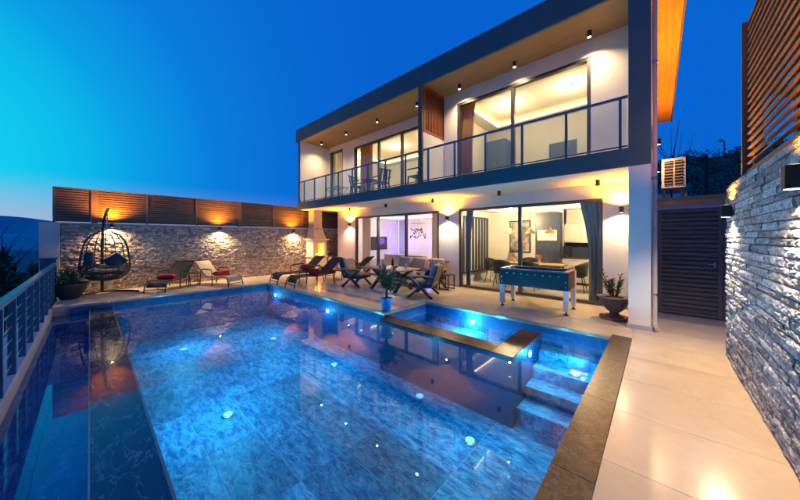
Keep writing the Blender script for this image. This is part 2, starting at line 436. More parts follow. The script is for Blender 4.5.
# ================================================================== SETTING
# valley, mountains
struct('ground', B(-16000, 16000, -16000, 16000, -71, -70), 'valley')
def ridge(name, az0, az1, dist, hfun, m, base=-70, n=60, depth=900):
    mb = MB(); vs = []; fs = []
    for i in range(n + 1):
        a = R(az0 + (az1 - az0) * i / n); h = hfun(i / n)
        for r, z in ((dist, base), (dist + depth * .3, base + (h - base) * .62 + random.uniform(-.03, .03) * h), (dist + depth * .6, h), (dist + depth, h * .5), (dist + depth * 1.5, base)):
            vs.append((r * math.cos(a), r * math.sin(a), z))
    for i in range(n):
        for k in range(4):
            fs.append((i * 5 + k, i * 5 + 5 + k, i * 5 + 6 + k, i * 5 + 1 + k))
    mb.add(vs, fs)
    return struct(name, mb, m, smooth=True)
rr = random.Random(3)
ph = [rr.uniform(0, 6) for _ in range(6)]
ridge('mountains', 165, 215, 5200, lambda t: 330 * (.35 + .6 * math.exp(-((t - .62) / .28) ** 2)) + 14 * math.sin(17 * t + ph[0]) + 8 * math.sin(41 * t + ph[1]), 'mount_haze')
ridge('foothills', 160, 215, 2600, lambda t: 18 + 26 * math.exp(-((t - .75) / .2) ** 2) + 5 * math.sin(23 * t + ph[2]), 'mount_haze', depth=600)

# own slope beside the terrace, and hillside behind the house
def heightgrid(name, x0, x1, y0, y1, nx, ny, fz, m):
    vs = []; fs = []
    for i in range(nx + 1):
        for j in range(ny + 1):
            x = x0 + (x1 - x0) * i / nx; y = y0 + (y1 - y0) * j / ny
            vs.append((x, y, fz(x, y)))
    for i in range(nx):
        for j in range(ny):
            a = i * (ny + 1) + j; fs.append((a, a + ny + 1, a + ny + 2, a + 1))
    return struct(name, MB().add(vs, fs), m, smooth=True)
def slope_z(x, y):
    return -1.2 + .28 * (y + 1.2) + .10 * min(0, x + 12) + .25 * math.sin(x * .9) * math.sin(y * .7 + 1)
heightgrid('garden_slope', -70, 12, -40, -.95, 50, 30, slope_z, 'terrain')
heightgrid('side_slope', -90, -13.1, -1.1, 60, 40, 30, lambda x, y: -1.6 + .22 * (x + 13) + .04 * max(0, y) + .3 * math.sin(x * .5 + y * .3), 'terrain')
def hill_z(x, y):
    d = math.hypot(x - 10, y)
    t = max(0, min(1, (y - 16) / 75))
    return -.2 + 17 * t * t * (3 - 2 * t) * (1 + .16 * (x - 0) / 40) + .8 * math.sin(x * .21 + 1) * math.sin(y * .17) * t
heightgrid('hillside', -40, 90, 12, 130, 50, 46, hill_z, 'terrain')

# ---------------- terrace with its tiles
terr = bpy.data.objects.new('terrace', None); COL.objects.link(terr); terr['kind'] = 'structure'; WL['terrace'] = Vector((0, 0, 0))
rects = [(-12.6, PX0 - .06, -.9, PY1 + .06), (-12.6, SX0 - .06, PY1 + .06, 8.6), (SX0 - .06, -.3, SY1 + .06, 8.6), (-.3, 1.4, -2.6, 9.6)]
for i, (x0, x1, y0, y1) in enumerate(rects):
    B(x0, x1, y0, y1, -1.5, -.003).build('bed', 'grout', terr)
tile_cache = {}
def tiles(x0, x1, y0, y1, tx, ty, z, th, gap, m, parent, name='tile', ox=0, oy=0):
    i0 = math.floor((x0 - ox) / tx); j0 = math.floor((y0 - oy) / ty)
    for i in range(i0, math.ceil((x1 - ox) / tx)):
        for j in range(j0, math.ceil((y1 - oy) / ty)):
            a0, a1 = max(x0, ox + i * tx), min(x1, ox + (i + 1) * tx); b0, b1 = max(y0, oy + j * ty), min(y1, oy + (j + 1) * ty)
            if a1 - a0 < .03 or b1 - b0 < .03: continue
            wdt, hgt = round(a1 - a0 - gap, 3), round(b1 - b0 - gap, 3)
            key = (wdt, hgt, th, m)
            if key not in tile_cache:
                o = B(-wdt / 2, wdt / 2, -hgt / 2, hgt / 2, 0, th).build(name, m, parent, bev=.001)
                tile_cache[key] = o.data
            else:
                o = bpy.data.objects.new(name, tile_cache[key]); COL.objects.link(o); o.parent = parent; WL[o.name] = Vector()
            o.location = Vector(((a0 + a1) / 2, (b0 + b1) / 2, z)) - WL[parent.name]
for (x0, x1, y0, y1) in rects:
    tiles(x0, x1, y0, y1, 1.2, .8, -.018, .018, .0035, 'deck', terr, ox=-.3, oy=.1)
# copings
cop = thing('pool_coping', 'brown marble coping slabs along the right rim of the pool', 'coping', (-.42, 2, -.03))
ys = [-2.6, -1.4, -.2, 1.0, 2.2, 3.4, 4.6, 5.8]
for a, b in zip(ys[:-1], ys[1:]): B(-.56, -.302, a + .001, b - .001, -.06, .006).build('slab', 'brown', cop, bev=.003)
cop2 = thing('pool_coping', 'thin tan marble edging along the back and far rims of the pool', 'coping', (-7, 4.2, -.03))
def edging(x0, x1, y0, y1, along):
    n = max(1, round(((x1 - x0) if along == 'x' else (y1 - y0)) / 1.2))
    for i in range(n):
        t0, t1 = i / n, (i + 1) / n
        if along == 'x': B(x0 + (x1 - x0) * t0 + .001, x0 + (x1 - x0) * t1 - .001, y0, y1, -.045, .004).build('slab', 'edge', cop2, bev=.003)
        else: B(x0, x1, y0 + (y1 - y0) * t0 + .001, y0 + (y1 - y0) * t1 - .001, -.045, .004).build('slab', 'edge', cop2, bev=.003)
edging(PX0 - .06, SX0 - .065, PY1 - .02, PY1 + .06, 'x')
edging(SX0 - .06, SX0 + .02, PY1 - .02, SY1 + .06, 'y')
edging(SX0 + .025, PX1 - .015, SY1 - .02, SY1 + .06, 'x')
edging(PX0 - .06, PX0 + .02, -.02, PY1 - .025, 'y')

# ---------------- pool basin
pool = bpy.data.objects.new('pool_basin', None); COL.objects.link(pool); pool['kind'] = 'structure'; WL['pool_basin'] = Vector((0, 0, 0))
FZ = -1.12
B(PX0 - .3, PX1 + .2, -.3, SY1 + .3, -1.5, FZ - .003).build('basin_floor', 'bluegrout', pool)
def pwall(x0, x1, y0, y1, z0, z1): B(x0, x1, y0, y1, z0, z1).build('basin_wall', 'mosaic', pool)
pwall(PX0 - .2, SX0 - .005, PY1, PY1 + .055, FZ - .3, -.046)
pwall(SX0 - .055, SX0, PY1 + .056, SY1, FZ - .3, -.046)
pwall(SX0 + .001, PX1 + .2, SY1, SY1 + .055, FZ - .3, -.046)
pwall(PX1, PX1 + .2, -2.5, SY1 - .001, FZ - .3, -.061)
pwall(PX0 - .055, PX0, -.3, PY1 - .001, FZ - .3, -.046)
# infinity wall along the left
B(PX0 + .001, PX1 - .001, .0, .38, FZ - .3, WZ - .03).build('overflow_wall', 'ledge', pool)
tiles(PX0 + .002, PX1 - .002, .0, .38, 1.2, .38, WZ - .03, .018, .004, 'ledge', pool, 'ledge_tile', ox=-.55)
B(PX0 + .01, PX1 - .01, .372, .392, WZ - .04, WZ - .008).build('overflow_lip', 'edge', pool)
B(PX0 + .01, PX1 - .01, -.012, .0, WZ - .08, WZ - .004).build('overflow_trim', 'concrete', pool)
tiles(PX0 + .002, PX1 - .002, .392, PY1 - .002, 1.2, .6, FZ - .02, .02, .008, 'bluet', pool, 'floor_tile', ox=-.55, oy=.392)
# overflow channel beside it
B(PX0 - .05, PX1 + .25, -.66, -.012, -.8, -.235).build('channel_bed', 'bluegrout', pool)
tiles(PX0 - .05, PX1 + .25, -.58, -.013, 1.0, .284, -.235, .018, .004, 'channel', pool, 'channel_tile', oy=-.58)
struct('overflow_water', B(PX0 - .05, PX1 + .25, -.58, -.013, -.205, -.2045), 'film')
struct('garden_kerb', B(-12.3, 1.4, -.92, -.582, -1.4, 0), 'plaster_grey')
# spa: wall with brown slabs, raised floor, bench
B(SX0 + .001, -1.53, 4.05, 4.40, FZ - .02, -.125).build('spa_wall', 'navytile', pool)
B(-1.86, -1.53, 4.401, 5.42, FZ - .02, -.125).build('spa_wall', 'navytile', pool)
xs = [SX0 + .001, -3.55, -2.75, -1.865]
for a, b in zip(xs[:-1], xs[1:]): B(a, b - .002, 4.04, 4.41, -.124, -.10).build('spa_cap', 'brown', pool, bev=.003)
B(-1.863, -1.52, 4.04, 4.41, -.124, -.10).build('spa_cap', 'brown', pool, bev=.003)
B(-1.87, -1.52, 4.412, 4.92, -.124, -.10).build('spa_cap', 'brown', pool, bev=.003)
B(-1.87, -1.52, 4.922, 5.43, -.124, -.10).build('spa_cap', 'brown', pool, bev=.003)
B(SX0 + .002, -1.861, 4.401, SY1 - .001, FZ - .019, -.72).build('spa_floor', 'bluegrout', pool)
tiles(SX0 + .002, -1.861, 4.401, SY1 - .001, .8, .62, -.72, .018, .008, 'bluet', pool, 'spa_tile', ox=SX0, oy=4.401)
B(SX0 + .003, -1.862, 5.25, SY1 - .002, -.702, -.42).build('spa_bench', 'bluet', pool)
for k, (y0, z) in enumerate([(5.25, -.34), (4.90, -.52), (4.55, -.70), (4.2, -.88)]):
    B(-1.528, PX1 - .002, y0, (SY1 - .002) if k == 0 else y0 + .352, FZ - .01, z).build('step', 'bluet', pool, bev=.006)
B(-1.859, -1.529, 5.431, SY1 - .003, FZ - .01, -.34).build('step', 'bluet', pool)
struct('water', MB().add([(PX0, .385, WZ), (PX1, .385, WZ), (PX1, PY1, WZ), (SX0, PY1, WZ), (PX0, PY1, WZ), (PX1, SY1, WZ), (SX0, SY1, WZ)], [(0, 1, 2, 3, 4), (3, 2, 5, 6)]), 'water')
struct('overflow_water', MB().add([(PX0, -.012, WZ), (PX1, -.012, WZ), (PX1, .385, WZ), (PX0, .385, WZ)], [(0, 1, 2, 3)]), 'film')

# pool lamps
def pool_lamp(c, n, label, power, r=.05):
    t = thing('pool_lamp', label, 'pool lamp', c, 'round lamps in the pool walls')
    q = Vector((0, 0, 1)).rotation_difference(Vector(n)).to_matrix()
    def disc(r0, z0, z1, nm, m):
        mb = MB().lathe([(r0, z0), (r0, z1)], 18)
        mb.v = [tuple(q @ Vector(p) + Vector(c)) for p in mb.v]; mb.build(nm, m, t)
    disc(r * 1.25, 0, .012, 'rim', 'chrome'); disc(r, .012, .022, 'lens', 'em_pool')
    light('pool_light', 'POINT', Vector(c) + Vector(n) * .16, t, (.07, .58, 1), power, size=0)
pool_lamp((-9.46, PY1, -.33), (0, -1, 0), 'lit round lamp in the pool back wall below the sun loungers', 16)
pool_lamp((-6.38, PY1, -.32), (0, -1, 0), 'lit round lamp in the pool back wall below the left armchair', 12)
pool_lamp((-3.0, SY1, -.24), (0, -1, 0), 'lit round lamp in the back wall of the small spa', 60)
pool_lamp((-1.529, 4.75, -.26), (1, 0, 0), 'lit round lamp on the brown capped spa stub facing the steps', 22)
def floor_lamp(x, y, z, label, power=9):
    t = thing('pool_floor_lamp', label, 'pool lamp', (x, y, z), 'round lamps in the pool floor')
    MB().lathe([(.085, 0), (.085, .012), (.07, .02)], 18, (x, y, z)).build('rim', 'chrome', t)
    MB().lathe([(.066, .0205), (.06, .03), (.03, .036)], 18, (x, y, z)).build('lens', 'em_floor', t)
    light('pool_light', 'POINT', (x, y, z + min(.84, WZ - z - .12)), t, (.07, .60, 1), power * 1.25, size=0)
for x, y, l, pw in [(-8.48, 1.53, 'pale round floor lamp in the pool nearest the far left corner', 55),
                    (-4.86, 1.42, 'pale round floor lamp in the pool left of centre foreground', 60),
                    (-1.85, 3.41, 'pale round floor lamp in the pool nearest the brown coping', 22),
                    (-3.0, 3.79, 'pale round floor lamp in front of the spa wall', 4),
                    (-5.09, 3.5, 'pale round floor lamp in the pool before the blue flower pot', 24),
                    (-7.6, 3.3, 'pale round floor lamp in the pool below the sun loungers', 30)]:
    floor_lamp(x, y, FZ, l, pw)
floor_lamp(-.95, 5.05, -.52, 'pale round lamp set into the pool entry steps', 15)
floor_lamp(-2.7, 4.8, -.702, 'pale round floor lamp inside the small spa', 50)

# ================================================================== VILLA
villa = thing('villa', 'two-storey white villa with dark framed balcony and flat roof beside the pool', 'house', (-6, 8, 0))
V = villa
def P(name, m, *boxes, parent=None, bev=0, **k):
    mb = MB()
    for b in boxes: mb.box(*b)
    return mb.build(name, m, parent or V, bev=bev, **k)
YB = 12.2
# column, slab, frame
col = P('column', 'plaster', (-.39, XR, YF, YF + .32, .07, 2.868), bev=.004)
P('column_base', 'plaster_grey', (-.41, XR + .015, YF - .015, YF + .335, .0, .07), parent=col)
P('balcony_slab', 'soffit_white', (XL, XR, YF + .05, YB, 2.87, 3.18))
P('slab_fascia', 'anth', (XL - .1, XR, YF, YF + .049, 2.862, 3.2))
P('frame_post', 'anth', (-.39, XR, YF, YF + .05, 3.2, 6.0))
P('fin_wall', 'plaster', (-.34, XR - .002, YF + .051, YU, 3.18, 6.03))
P('frame_edge', 'anth', (XL - .02, XL + .05, YF, YF + .05, 3.2, 6.0))
P('balcony_end_wall', 'plaster', (XL - .02, XL + .08, YF + .051, YW, 3.181, 6.03))
P('frame_post', 'post', (-5.17, -5.03, YF, YF + .07, 3.2, 6.0))
P('roof_fascia', 'anth', (XL - .25, XR, YF, YF + .06, 6.0, 6.58))
rf = P('roof', 'anth', (XL - .25, XR, YF + .061, YB + .3, 6.09, 6.56))
# roof soffit boards
nb = 15
for i in range(nb):
    y0 = YF + .061 + i * (YW - YF - .062) / nb; y1 = YF + .061 + (i + 1) * (YW - YF - .062) / nb
    P('soffit_board', 'soffit_wood', (XL - .2, XR - .004, y0 + .002, y1 - .002, 6.04, 6.06), parent=rf)
P('soffit_backing', 'black', (XL - .2, XR - .004, YF + .061, YW, 6.062, 6.088), parent=rf)
# right eave
ev = P('eave_roof', 'anth', (XR + .002, .36, YF + .3, 14.9, 6.09, 6.5))
P('eave_fascia', 'post', (.36, .39, YF + .3, 14.9, 5.98, 6.52), parent=ev)
for i in range(4):
    P('eave_board', 'eave', (XR + .004 + i * .112, XR + .112 + i * .112, YF + .31, 14.88, 6.03, 6.05), parent=ev)
P('side_wall', 'plaster', (XR - .24, XR - .003, YF + .33, 14.8, 0.002, 2.868), (XR - .24, XR - .003, YU + .002, 14.8, 3.181, 6.02))
# ground floor front wall with two openings
GL = (-10.09, -5.54); GR = (-4.76, -.95); GH = 2.52
P('front_wall', 'plaster', (-11.4, GL[0], YW, YW + .2, .002, 2.868), (GL[1], GR[0], YW, YW + .2, .002, 2.868), (GR[1], XR - .245, YW, YW + .2, .002, 2.868),
  (GL[0], GL[1], YW, YW + .2, GH, 2.868), (GR[0], GR[1], YW, YW + .2, GH, 2.868))
P('side_wall', 'plaster', (-11.4, -11.2, YW + .202, YB, .002, 2.868))
for a, b in ((-11.4, GL[0]), (GL[1], GR[0]), (GR[1], XR - .245)): P('skirting', 'plaster_grey', (a, b, YW - .012, YW - .001, .003, .07))
# upper walls
US = (-12.06, -11.0); UL = (-10.16, -5.75); UR = (-4.53, -1.11); UH = 5.67; Z2 = 3.18
P('upper_wall', 'plaster', (XL + .081, US[0], YW, YW + .2, Z2, 6.038), (US[1], UL[0], YW, YW + .2, Z2, 6.038), (UL[1], -5.14, YW, YW + .2, Z2, 6.038),
  (US[0], US[1], YW, YW + .2, 5.8, 6.038), (UL[0], UL[1], YW, YW + .2, UH, 6.038))
P('upper_wall', 'plaster', (-5.0, UR[0], YU, YU + .2, Z2, 6.038), (UR[1], -.345, YU, YU + .2, Z2, 6.038), (UR[0], UR[1], YU, YU + .2, UH, 6.038))
# party wall on the balcony with timber screen
P('party_wall', 'plaster', (-5.14, -5.03, YF + .071, YW, Z2, 4.68), (-5.14, -5.03, YU + .08, YW, 4.68, 6.038))
scr = thing('timber_screen', 'red brown vertical timber slat screen set in the balcony party wall', 'screen', (-5.08, 7, 4.69))
MB().box(-5.12, -5.02, YF + .08, YU + .07, 4.685, 4.75).box(-5.12, -5.02, YF + .08, YU + .07, 5.96, 6.03).box(-5.12, -5.02, YF + .08, YF + .13, 4.75, 5.96).box(-5.12, -5.02, YU + .02, YU + .07, 4.75, 5.96).build('screen_frame', 'redwood', scr)
for i in range(11):
    y = YF + .165 + i * .0865
    B(-5.10, -5.035, y, y + .042, 4.75, 5.96).build('slat', 'redwood', scr)
B(-5.118, -5.112, YF + .131, YU + .019, 4.751, 5.959).build('backing', 'plaster_grey', scr)
# back and inner walls
P('rear_wall', 'paint_in', (-12.1, XR - .25, YB - .2, YB - .002, .002, 2.868), (-12.1, XR - .25, YB - .2, YB - .002, Z2, 6.08))
P('inner_wall', 'paint_in', (-5.22, -4.98, YW + .201, YB - .201, .002, 2.868), (-5.12, -5.0, YW + .201, YB - .201, Z2, 6.08))
P('inner_wall', 'paint_in', (-12.15, -12.05, YW + .201, YB - .201, Z2, 6.08))
P('kitchen_wall', 'paint_in', (-4.979, -2.42, 11.0, 11.1, .03, 2.6), (-2.42, -.35, 11.45, 11.55, .03, 2.6))
P('bedroom_wall', 'paint_in', (-4.999, -.35, 11.0, 11.1, Z2 + .02, 6.0))
P('inner_floor', 'floor_in', (-11.19, -5.221, YW + .201, YB - .21, .003, .02), (-4.979, -.34, YW + .201, YB - .21, .003, .02),
  (-12.04, -5.13, YW + .201, YB - .21, Z2 + .002, Z2 + .02), (-4.999, -.345, YU + .201, YB - .21, Z2 + .002, Z2 + .02))
# ceilings with trays
def tray(x0, x1, y0, y1, zc, drop, ins, coverm, name='ceiling'):
    c = P(name, 'paint_in', (x0, x1, y0, y1, zc, zc + .03))
    P('tray_rim', 'paint_in', (x0, x0 + ins, y0, y1, zc - drop, zc - .001), (x1 - ins, x1, y0, y1, zc - drop, zc - .001),
      (x0 + ins, x1 - ins, y0, y0 + ins, zc - drop, zc - .001), (x0 + ins, x1 - ins, y1 - ins, y1, zc - drop, zc - .001), parent=c)
    e = .03
    P('cove_strip', coverm, (x0 + ins + .002, x0 + ins + e, y0 + ins + e, y1 - ins - e, zc - drop + .03, zc - drop + .07),
      (x0 + ins + .002, x1 - ins - .002, y1 - ins - e, y1 - ins - .002, zc - drop + .03, zc - drop + .07),
      (x1 - ins - e, x1 - ins - .002, y0 + ins + e, y1 - ins - e, zc - drop + .03, zc - drop + .07), parent=c)
tray(-4.979, -.345, YW + .201, 11.45, 2.72, .13, .4, 'em_cove2')
tray(-11.19, -5.221, YW + .201, YB - .201, 2.72, .13, .5, 'em_cove2')
tray(-4.999, -.345, YU + .201, 11.0, 5.95, .14, .45, 'em_cove')
tray(-12.04, -5.13, YW + .201, YB - .201, 5.95, .14, .5, 'em_cove')
def room_lamp(x, y, z, label, p, col=(1, .72, .38)):
    p *= (3.7 if x > -5 else 3.1) if z < 4 else 1.4
    t = thing('ceiling_spot', label, 'ceiling lamp', (x, y, z), 'recessed ceiling lamps inside the villa')
    MB().lathe([(.06, -.02), (.06, 0)], 14, (x, y, z)).build('trim', 'chrome', t)
    MB().lathe([(.045, -.026), (.045, -.0205)], 14, (x, y, z)).build('bulb', 'em_white', t)
    light('ceiling_light', 'POINT', (x, y, z - .5), t, col, p, size=.02)
room_lamp(-3.6, 9.3, 2.72, 'left recessed ceiling lamp in the ground floor kitchen', 62)
room_lamp(-1.6, 9.6, 2.72, 'right recessed ceiling lamp in the ground floor kitchen', 62)
room_lamp(-9.4, 9.8, 2.72, 'left recessed ceiling lamp in the ground floor living room', 42, (1, .76, .5))
room_lamp(-6.9, 9.8, 2.72, 'right recessed ceiling lamp in the ground floor living room', 34, (1, .76, .6))
room_lamp(-3.6, 9.2, 5.95, 'left recessed ceiling lamp in the right upper bedroom', 48)
room_lamp(-1.8, 9.2, 5.95, 'right recessed ceiling lamp in the right upper bedroom', 48)
room_lamp(-9.2, 9.8, 5.95, 'middle recessed ceiling lamp in the left upper bedroom', 55)
room_lamp(-6.8, 9.8, 5.95, 'right recessed ceiling lamp in the left upper bedroom', 50)
room_lamp(-11.5, 9.6, 5.95, 'left recessed ceiling lamp behind the small upper window', 34)

# sliding windows
def window(name, x0, x1, y, z0, z1, mulls, fw=.075):
    wd = P(name, 'frame', (x0, x1, y - .03, y + .09, z1 - fw, z1), (x0, x1, y - .03, y + .09, z0, z0 + fw * .8),
           (x0, x0 + fw, y - .03, y + .09, z0 + fw * .8, z1 - fw), (x1 - fw, x1, y - .03, y + .09, z0 + fw * .8, z1 - fw))
    e = [x0 + fw] + list(mulls) + [x1 - fw]
    for m in mulls: P('mullion', 'frame', (m - .045, m + .045, y - .02, y + .075, z0 + fw * .8 + .001, z1 - fw - .001), parent=wd)
    for i, (a, b) in enumerate(zip(e[:-1], e[1:])):
        a2 = a + (.046 if i else .001); b2 = b - (.046 if i < len(mulls) else .001)
        yy = y + .02 + .025 * (i % 2)
        MB().box(a2, b2, yy, yy + .006, z0 + fw * .8 + .001, z1 - fw - .001).build('pane', 'glass', wd)
    return wd
window('sliding_door', GL[0], GL[1], YW + .04, .021, GH, [-8.63, -7.08])
window('sliding_door', GR[0], GR[1], YW + .04, .021, GH, [-2.85])
window('sliding_door', UL[0], UL[1], YW + .04, Z2 + .021, UH, [-8.58, -7.29])
window('sliding_door', UR[0], UR[1], YU + .04, Z2 + .021, UH, [-2.86])
window('window', US[0], US[1], YW + .04, 3.3, 5.8, [])
P('upper_wall', 'plaster', (US[0], US[1], YW, YW + .2, Z2 + .021, 3.3))
# downpipe on the right corner
dp = MB().tube([(XR + .05, YF + .12, .12), (XR + .05, YF + .12, 6.0)], .035, 10).build('downpipe', 'zinc', V, smooth=True)
MB().tube([(XR + .05, YF + .12, .14), (XR + .06, YF + .06, .06), (XR + .08, YF, .04)], .036, 10).build('downpipe_shoe', 'zinc', dp, smooth=True)
for z in (.6, 2.6, 4.6): MB().lathe([(.043, 0), (.043, .04)], 10, (XR + .05, YF + .12, z)).build('pipe_clip', 'chrome', dp)

# balcony railing
rail = thing('balcony_railing', 'dark metal and glass railing along the upper balcony', 'railing', (-6, 6.5, 3.2))
px = [-.51 - .87 * k for k in range(14)]
for seg in ((XL + .07, -5.18), (-5.02, -.4)):
    MB().box(seg[0], seg[1], YF + .055, YF + .105, 4.12, 4.165).build('top_rail', 'railmetal', rail, bev=.006)
    MB().box(seg[0], seg[1], YF + .065, YF + .095, 3.24, 3.265).build('bottom_rail', 'railmetal', rail)
    ins = sorted([x for x in px if seg[0] + .06 < x < seg[1] - .04])
    for x in ins: B(x - .022, x + .022, YF + .06, YF + .10, 3.18, 4.119).build('post', 'railmetal', rail)
    e = [seg[0]] + ins + [seg[1]]
    for a, b in zip(e[:-1], e[1:]):
        B(a + .03, b - .03, YF + .076, YF + .084, 3.27, 4.118).build('glass_panel', 'railglass', rail)

# soffit spots
def soffit_spot(x, y, z, label, group, on):
    t = thing('soffit_spot', label, 'spotlight', (x, y, z), group)
    MB().lathe([(.042, -.13), (.045, -.125), (.045, 0)], 14, (x, y, z)).build('housing', 'black', t, smooth=True)
    MB().lathe([(.034, -.136), (.034, -.1305)], 14, (x, y, z)).build('lens', 'em_white' if on else 'chrome', t)
    if on: light('spot_light', 'SPOT', (x, y, z - .15), t, WWHITE, 190, DOWN, .03, R(135), 1)
for i, x in enumerate([-11.52, -9.65, -7.75, -5.85, -4.26, -2.68, -1.09]):
    soffit_spot(x, 7.23, 6.039, 'small lit cylinder spotlight under the roof, %s from the left' % ORD[i], 'spotlights under the roof overhang', True)
for i, x in enumerate([-11.97, -9.82, -7.6, -5.43, -3.21, -.98]):
    soffit_spot(x, 7.53, 2.869, 'small dark cylinder spotlight under the balcony, %s from the left' % ORD[i], 'spotlights under the balcony', False)

# up-down wall lamps
def sconce(c, n, label, pu, pd, group, big=False, cu=WARM, cd=WWHITE, su=R(150), sd=R(150)):
    n = Vector(n); c = Vector(c)
    t = thing('wall_lamp', label, 'wall lamp', c, group)
    k = 1.0
    h, r = (.15, .06) if big else (.13, .05)
    ctr = c + n * (.10 if not big else .048)
    side = Vector((-n.y, n.x, 0))
    MB().bar(c - n * .001, c + n * .018, .07, .10).build('back_plate', 'black', t)
    if big:
        MB().bar(ctr - Vector((0, 0, h / 2)), ctr + Vector((0, 0, h / 2)), .085, .085, up=n).build('housing', 'black', t, bev=.006)
    else:
        MB().lathe([(r * .75, -h / 2), (r, -h / 2 + .01), (r * .72, 0), (r, h / 2 - .01), (r * .75, h / 2)], 16, ctr).build('housing', 'black', t, smooth=True)
        MB().bar(c + n * .017, ctr, .025, .025).build('arm', 'black', t)
    MB().lathe([(r * .66, h / 2 - .002), (r * .66, h / 2 + .001)], 14, ctr).build('upper_lens', 'em_warm', t)
    MB().lathe([(r * .66, -h / 2 - .001), (r * .66, -h / 2 + .002)], 14, ctr).build('lower_lens', 'em_white', t)
    lo = n * (.06 if big else 0)
    light('up_light', 'SPOT', ctr + lo + Vector((0, 0, h / 2 + .02)), t, cu, pu, UP, .015, su, 1)
    light('down_light', 'SPOT', ctr + lo - Vector((0, 0, h / 2 + .02)), t, cd, pd, DOWN, .015, sd, 1)
g1 = 'up and down lamps on the far stone wall'
sconce((XW + .04, .45, 1.97), (1, 0, 0), 'lit up-down wall lamp on the stone wall above the hanging chair', 520, 300, g1)
sconce((XW + .04, 3.3, 1.93), (1, 0, 0), 'lit up-down wall lamp on the stone wall above the beige lounger', 340, 300, g1)
sconce((XW + .04, 6.22, 1.9), (1, 0, 0), 'lit up-down wall lamp on the stone wall nearest the barbecue', 340, 300, g1)
g2 = 'up and down lamps on the villa front'
sconce((-10.42, YW - .001, 2.2), (0, -1, 0), 'lit up-down wall lamp left of the living room sliding doors', 950, 165, g2)
sconce((-5.17, YW - .001, 2.24), (0, -1, 0), 'lit up-down wall lamp between the two pairs of sliding doors', 950, 165, g2)
sconce((-.6, YW - .001, 2.22), (0, -1, 0), 'lit up-down wall lamp above the urn planter', 1000, 180, g2)
sconce((XR - .002, 8.6, 3.75), (1, 0, 0), 'lit up-down wall lamp on the villa side wall high above the gate', 700, 130, g2, cu=(1, .34, .02))
sconce((XR - .002, 12.2, 3.75), (1, 0, 0), 'lit up-down wall lamp on the villa side wall far beyond the gate', 600, 60, g2, cu=(1, .34, .02))
g3 = 'black box lamps on the right stone wall'
sconce((XS - .022, 5.38, 1.93), (-1, 0, 0), 'black box wall lamp at the gate end of the right stone wall', 150, 185, g3, big=True, cd=(1, .72, .42))
sconce((XS - .022, 2.98, 1.98), (-1, 0, 0), 'black box wall lamp on the right stone wall nearest the camera', 150, 165, g3, big=True, cd=(1, .72, .42))

# ================================================================== FAR STONE WALL AND FENCE
fw = thing('stone_wall', 'brown grey split stone wall behind the loungers and hanging chair', 'wall', (-12.4, 4, 0))
B(XW - .35, XW - .001, -.56, 9.4, -1.2, 1.98).build('core', 'mortar', fw)
B(XW - .42, XW + .03, -.93, -.561, -1.2, 2.02).build('end_pillar', 'plaster_grey', fw, bev=.005)
B(XW - .40, XW + .015, -.56, 9.4, 1.981, 2.03).build('wall_cap', 'concrete', fw)
rs = random.Random(11); mb = MB(); z = .01; tones = []
while z < 1.97:
    h = min(rs.uniform(.032, .055), 1.975 - z); y = -.555
    while y < 8.7:
        l = rs.choice([rs.uniform(.05, .10), rs.uniform(.08, .2)])
        d = rs.uniform(.006, .034); tones.append(rs.choice([.62, .8, .95, 1.1, 1.35]) * rs.uniform(.85, 1.15))
        x0 = XW; y1 = min(y + l - .004, 8.7); z1 = z + h - .003
        i = .008; j = lambda: rs.uniform(-.006, .010)
        mb.add([(x0, y, z), (x0, y1, z), (x0, y1, z1), (x0, y, z1), (x0 + d + j(), y + i, z + i * .6), (x0 + d + j(), y1 - i, z + i * .6), (x0 + d + j(), y1 - i, z1 - i * .6), (x0 + d + j(), y + i, z1 - i * .6)],
               [(4, 5, 6, 7), (0, 1, 5, 4), (1, 2, 6, 5), (2, 3, 7, 6), (3, 0, 4, 7)])
        y += l
    z += h
so = mb.build('stonework', 'stone_f', fw, kind='stuff')
at = so.data.attributes.new('tone', 'FLOAT_COLOR', 'FACE')
for i_, t_ in enumerate(tones):
    for k_ in range(5): at.data[i_ * 5 + k_].color = (t_, t_ * .97, t_ * .94, 1)
ff = thing('slat_fence', 'brown horizontal slat fence standing on top of the far stone wall', 'fence', (-12.45, 4, 2.03))
posts = [-.70, .02, 1.24, 2.58, 3.98, 5.36, 6.75, 8.2, 9.3]
for i, y in enumerate(posts):
    wd = .14 if i in (1, 4) else .05
    B(XW - .16, XW - .08, y, y + wd, 2.031, 2.98).build('post', 'post' if i in (1, 4) else 'gate', ff)
B(XW - .17, XW - .07, -.70, 9.35, 2.981, 3.02).build('top_rail', 'gate', ff)
sl = None
for a, b, wd in zip(posts[:-1], posts[1:], [.05, .14, .05, .05, .14, .05, .05, .05]):
    for k in range(13):
        zz = 2.05 + k * .0715
        if a == posts[0] or True:
            y0, y1 = a + wd + .002, b - .002
            MB().add([(XW - .145, y0, zz + .016), (XW - .10, y0, zz - .002), (XW - .10, y0, zz + .052), (XW - .145, y0, zz + .078),
                      (XW - .145, y1, zz + .016), (XW - .10, y1, zz - .002), (XW - .10, y1, zz + .052), (XW - .145, y1, zz + .078)],
                     [(0, 1, 2, 3), (7, 6, 5, 4), (0, 4, 5, 1), (1, 5, 6, 2), (2, 6, 7, 3), (3, 7, 4, 0)]).build('slat', 'slat', ff)

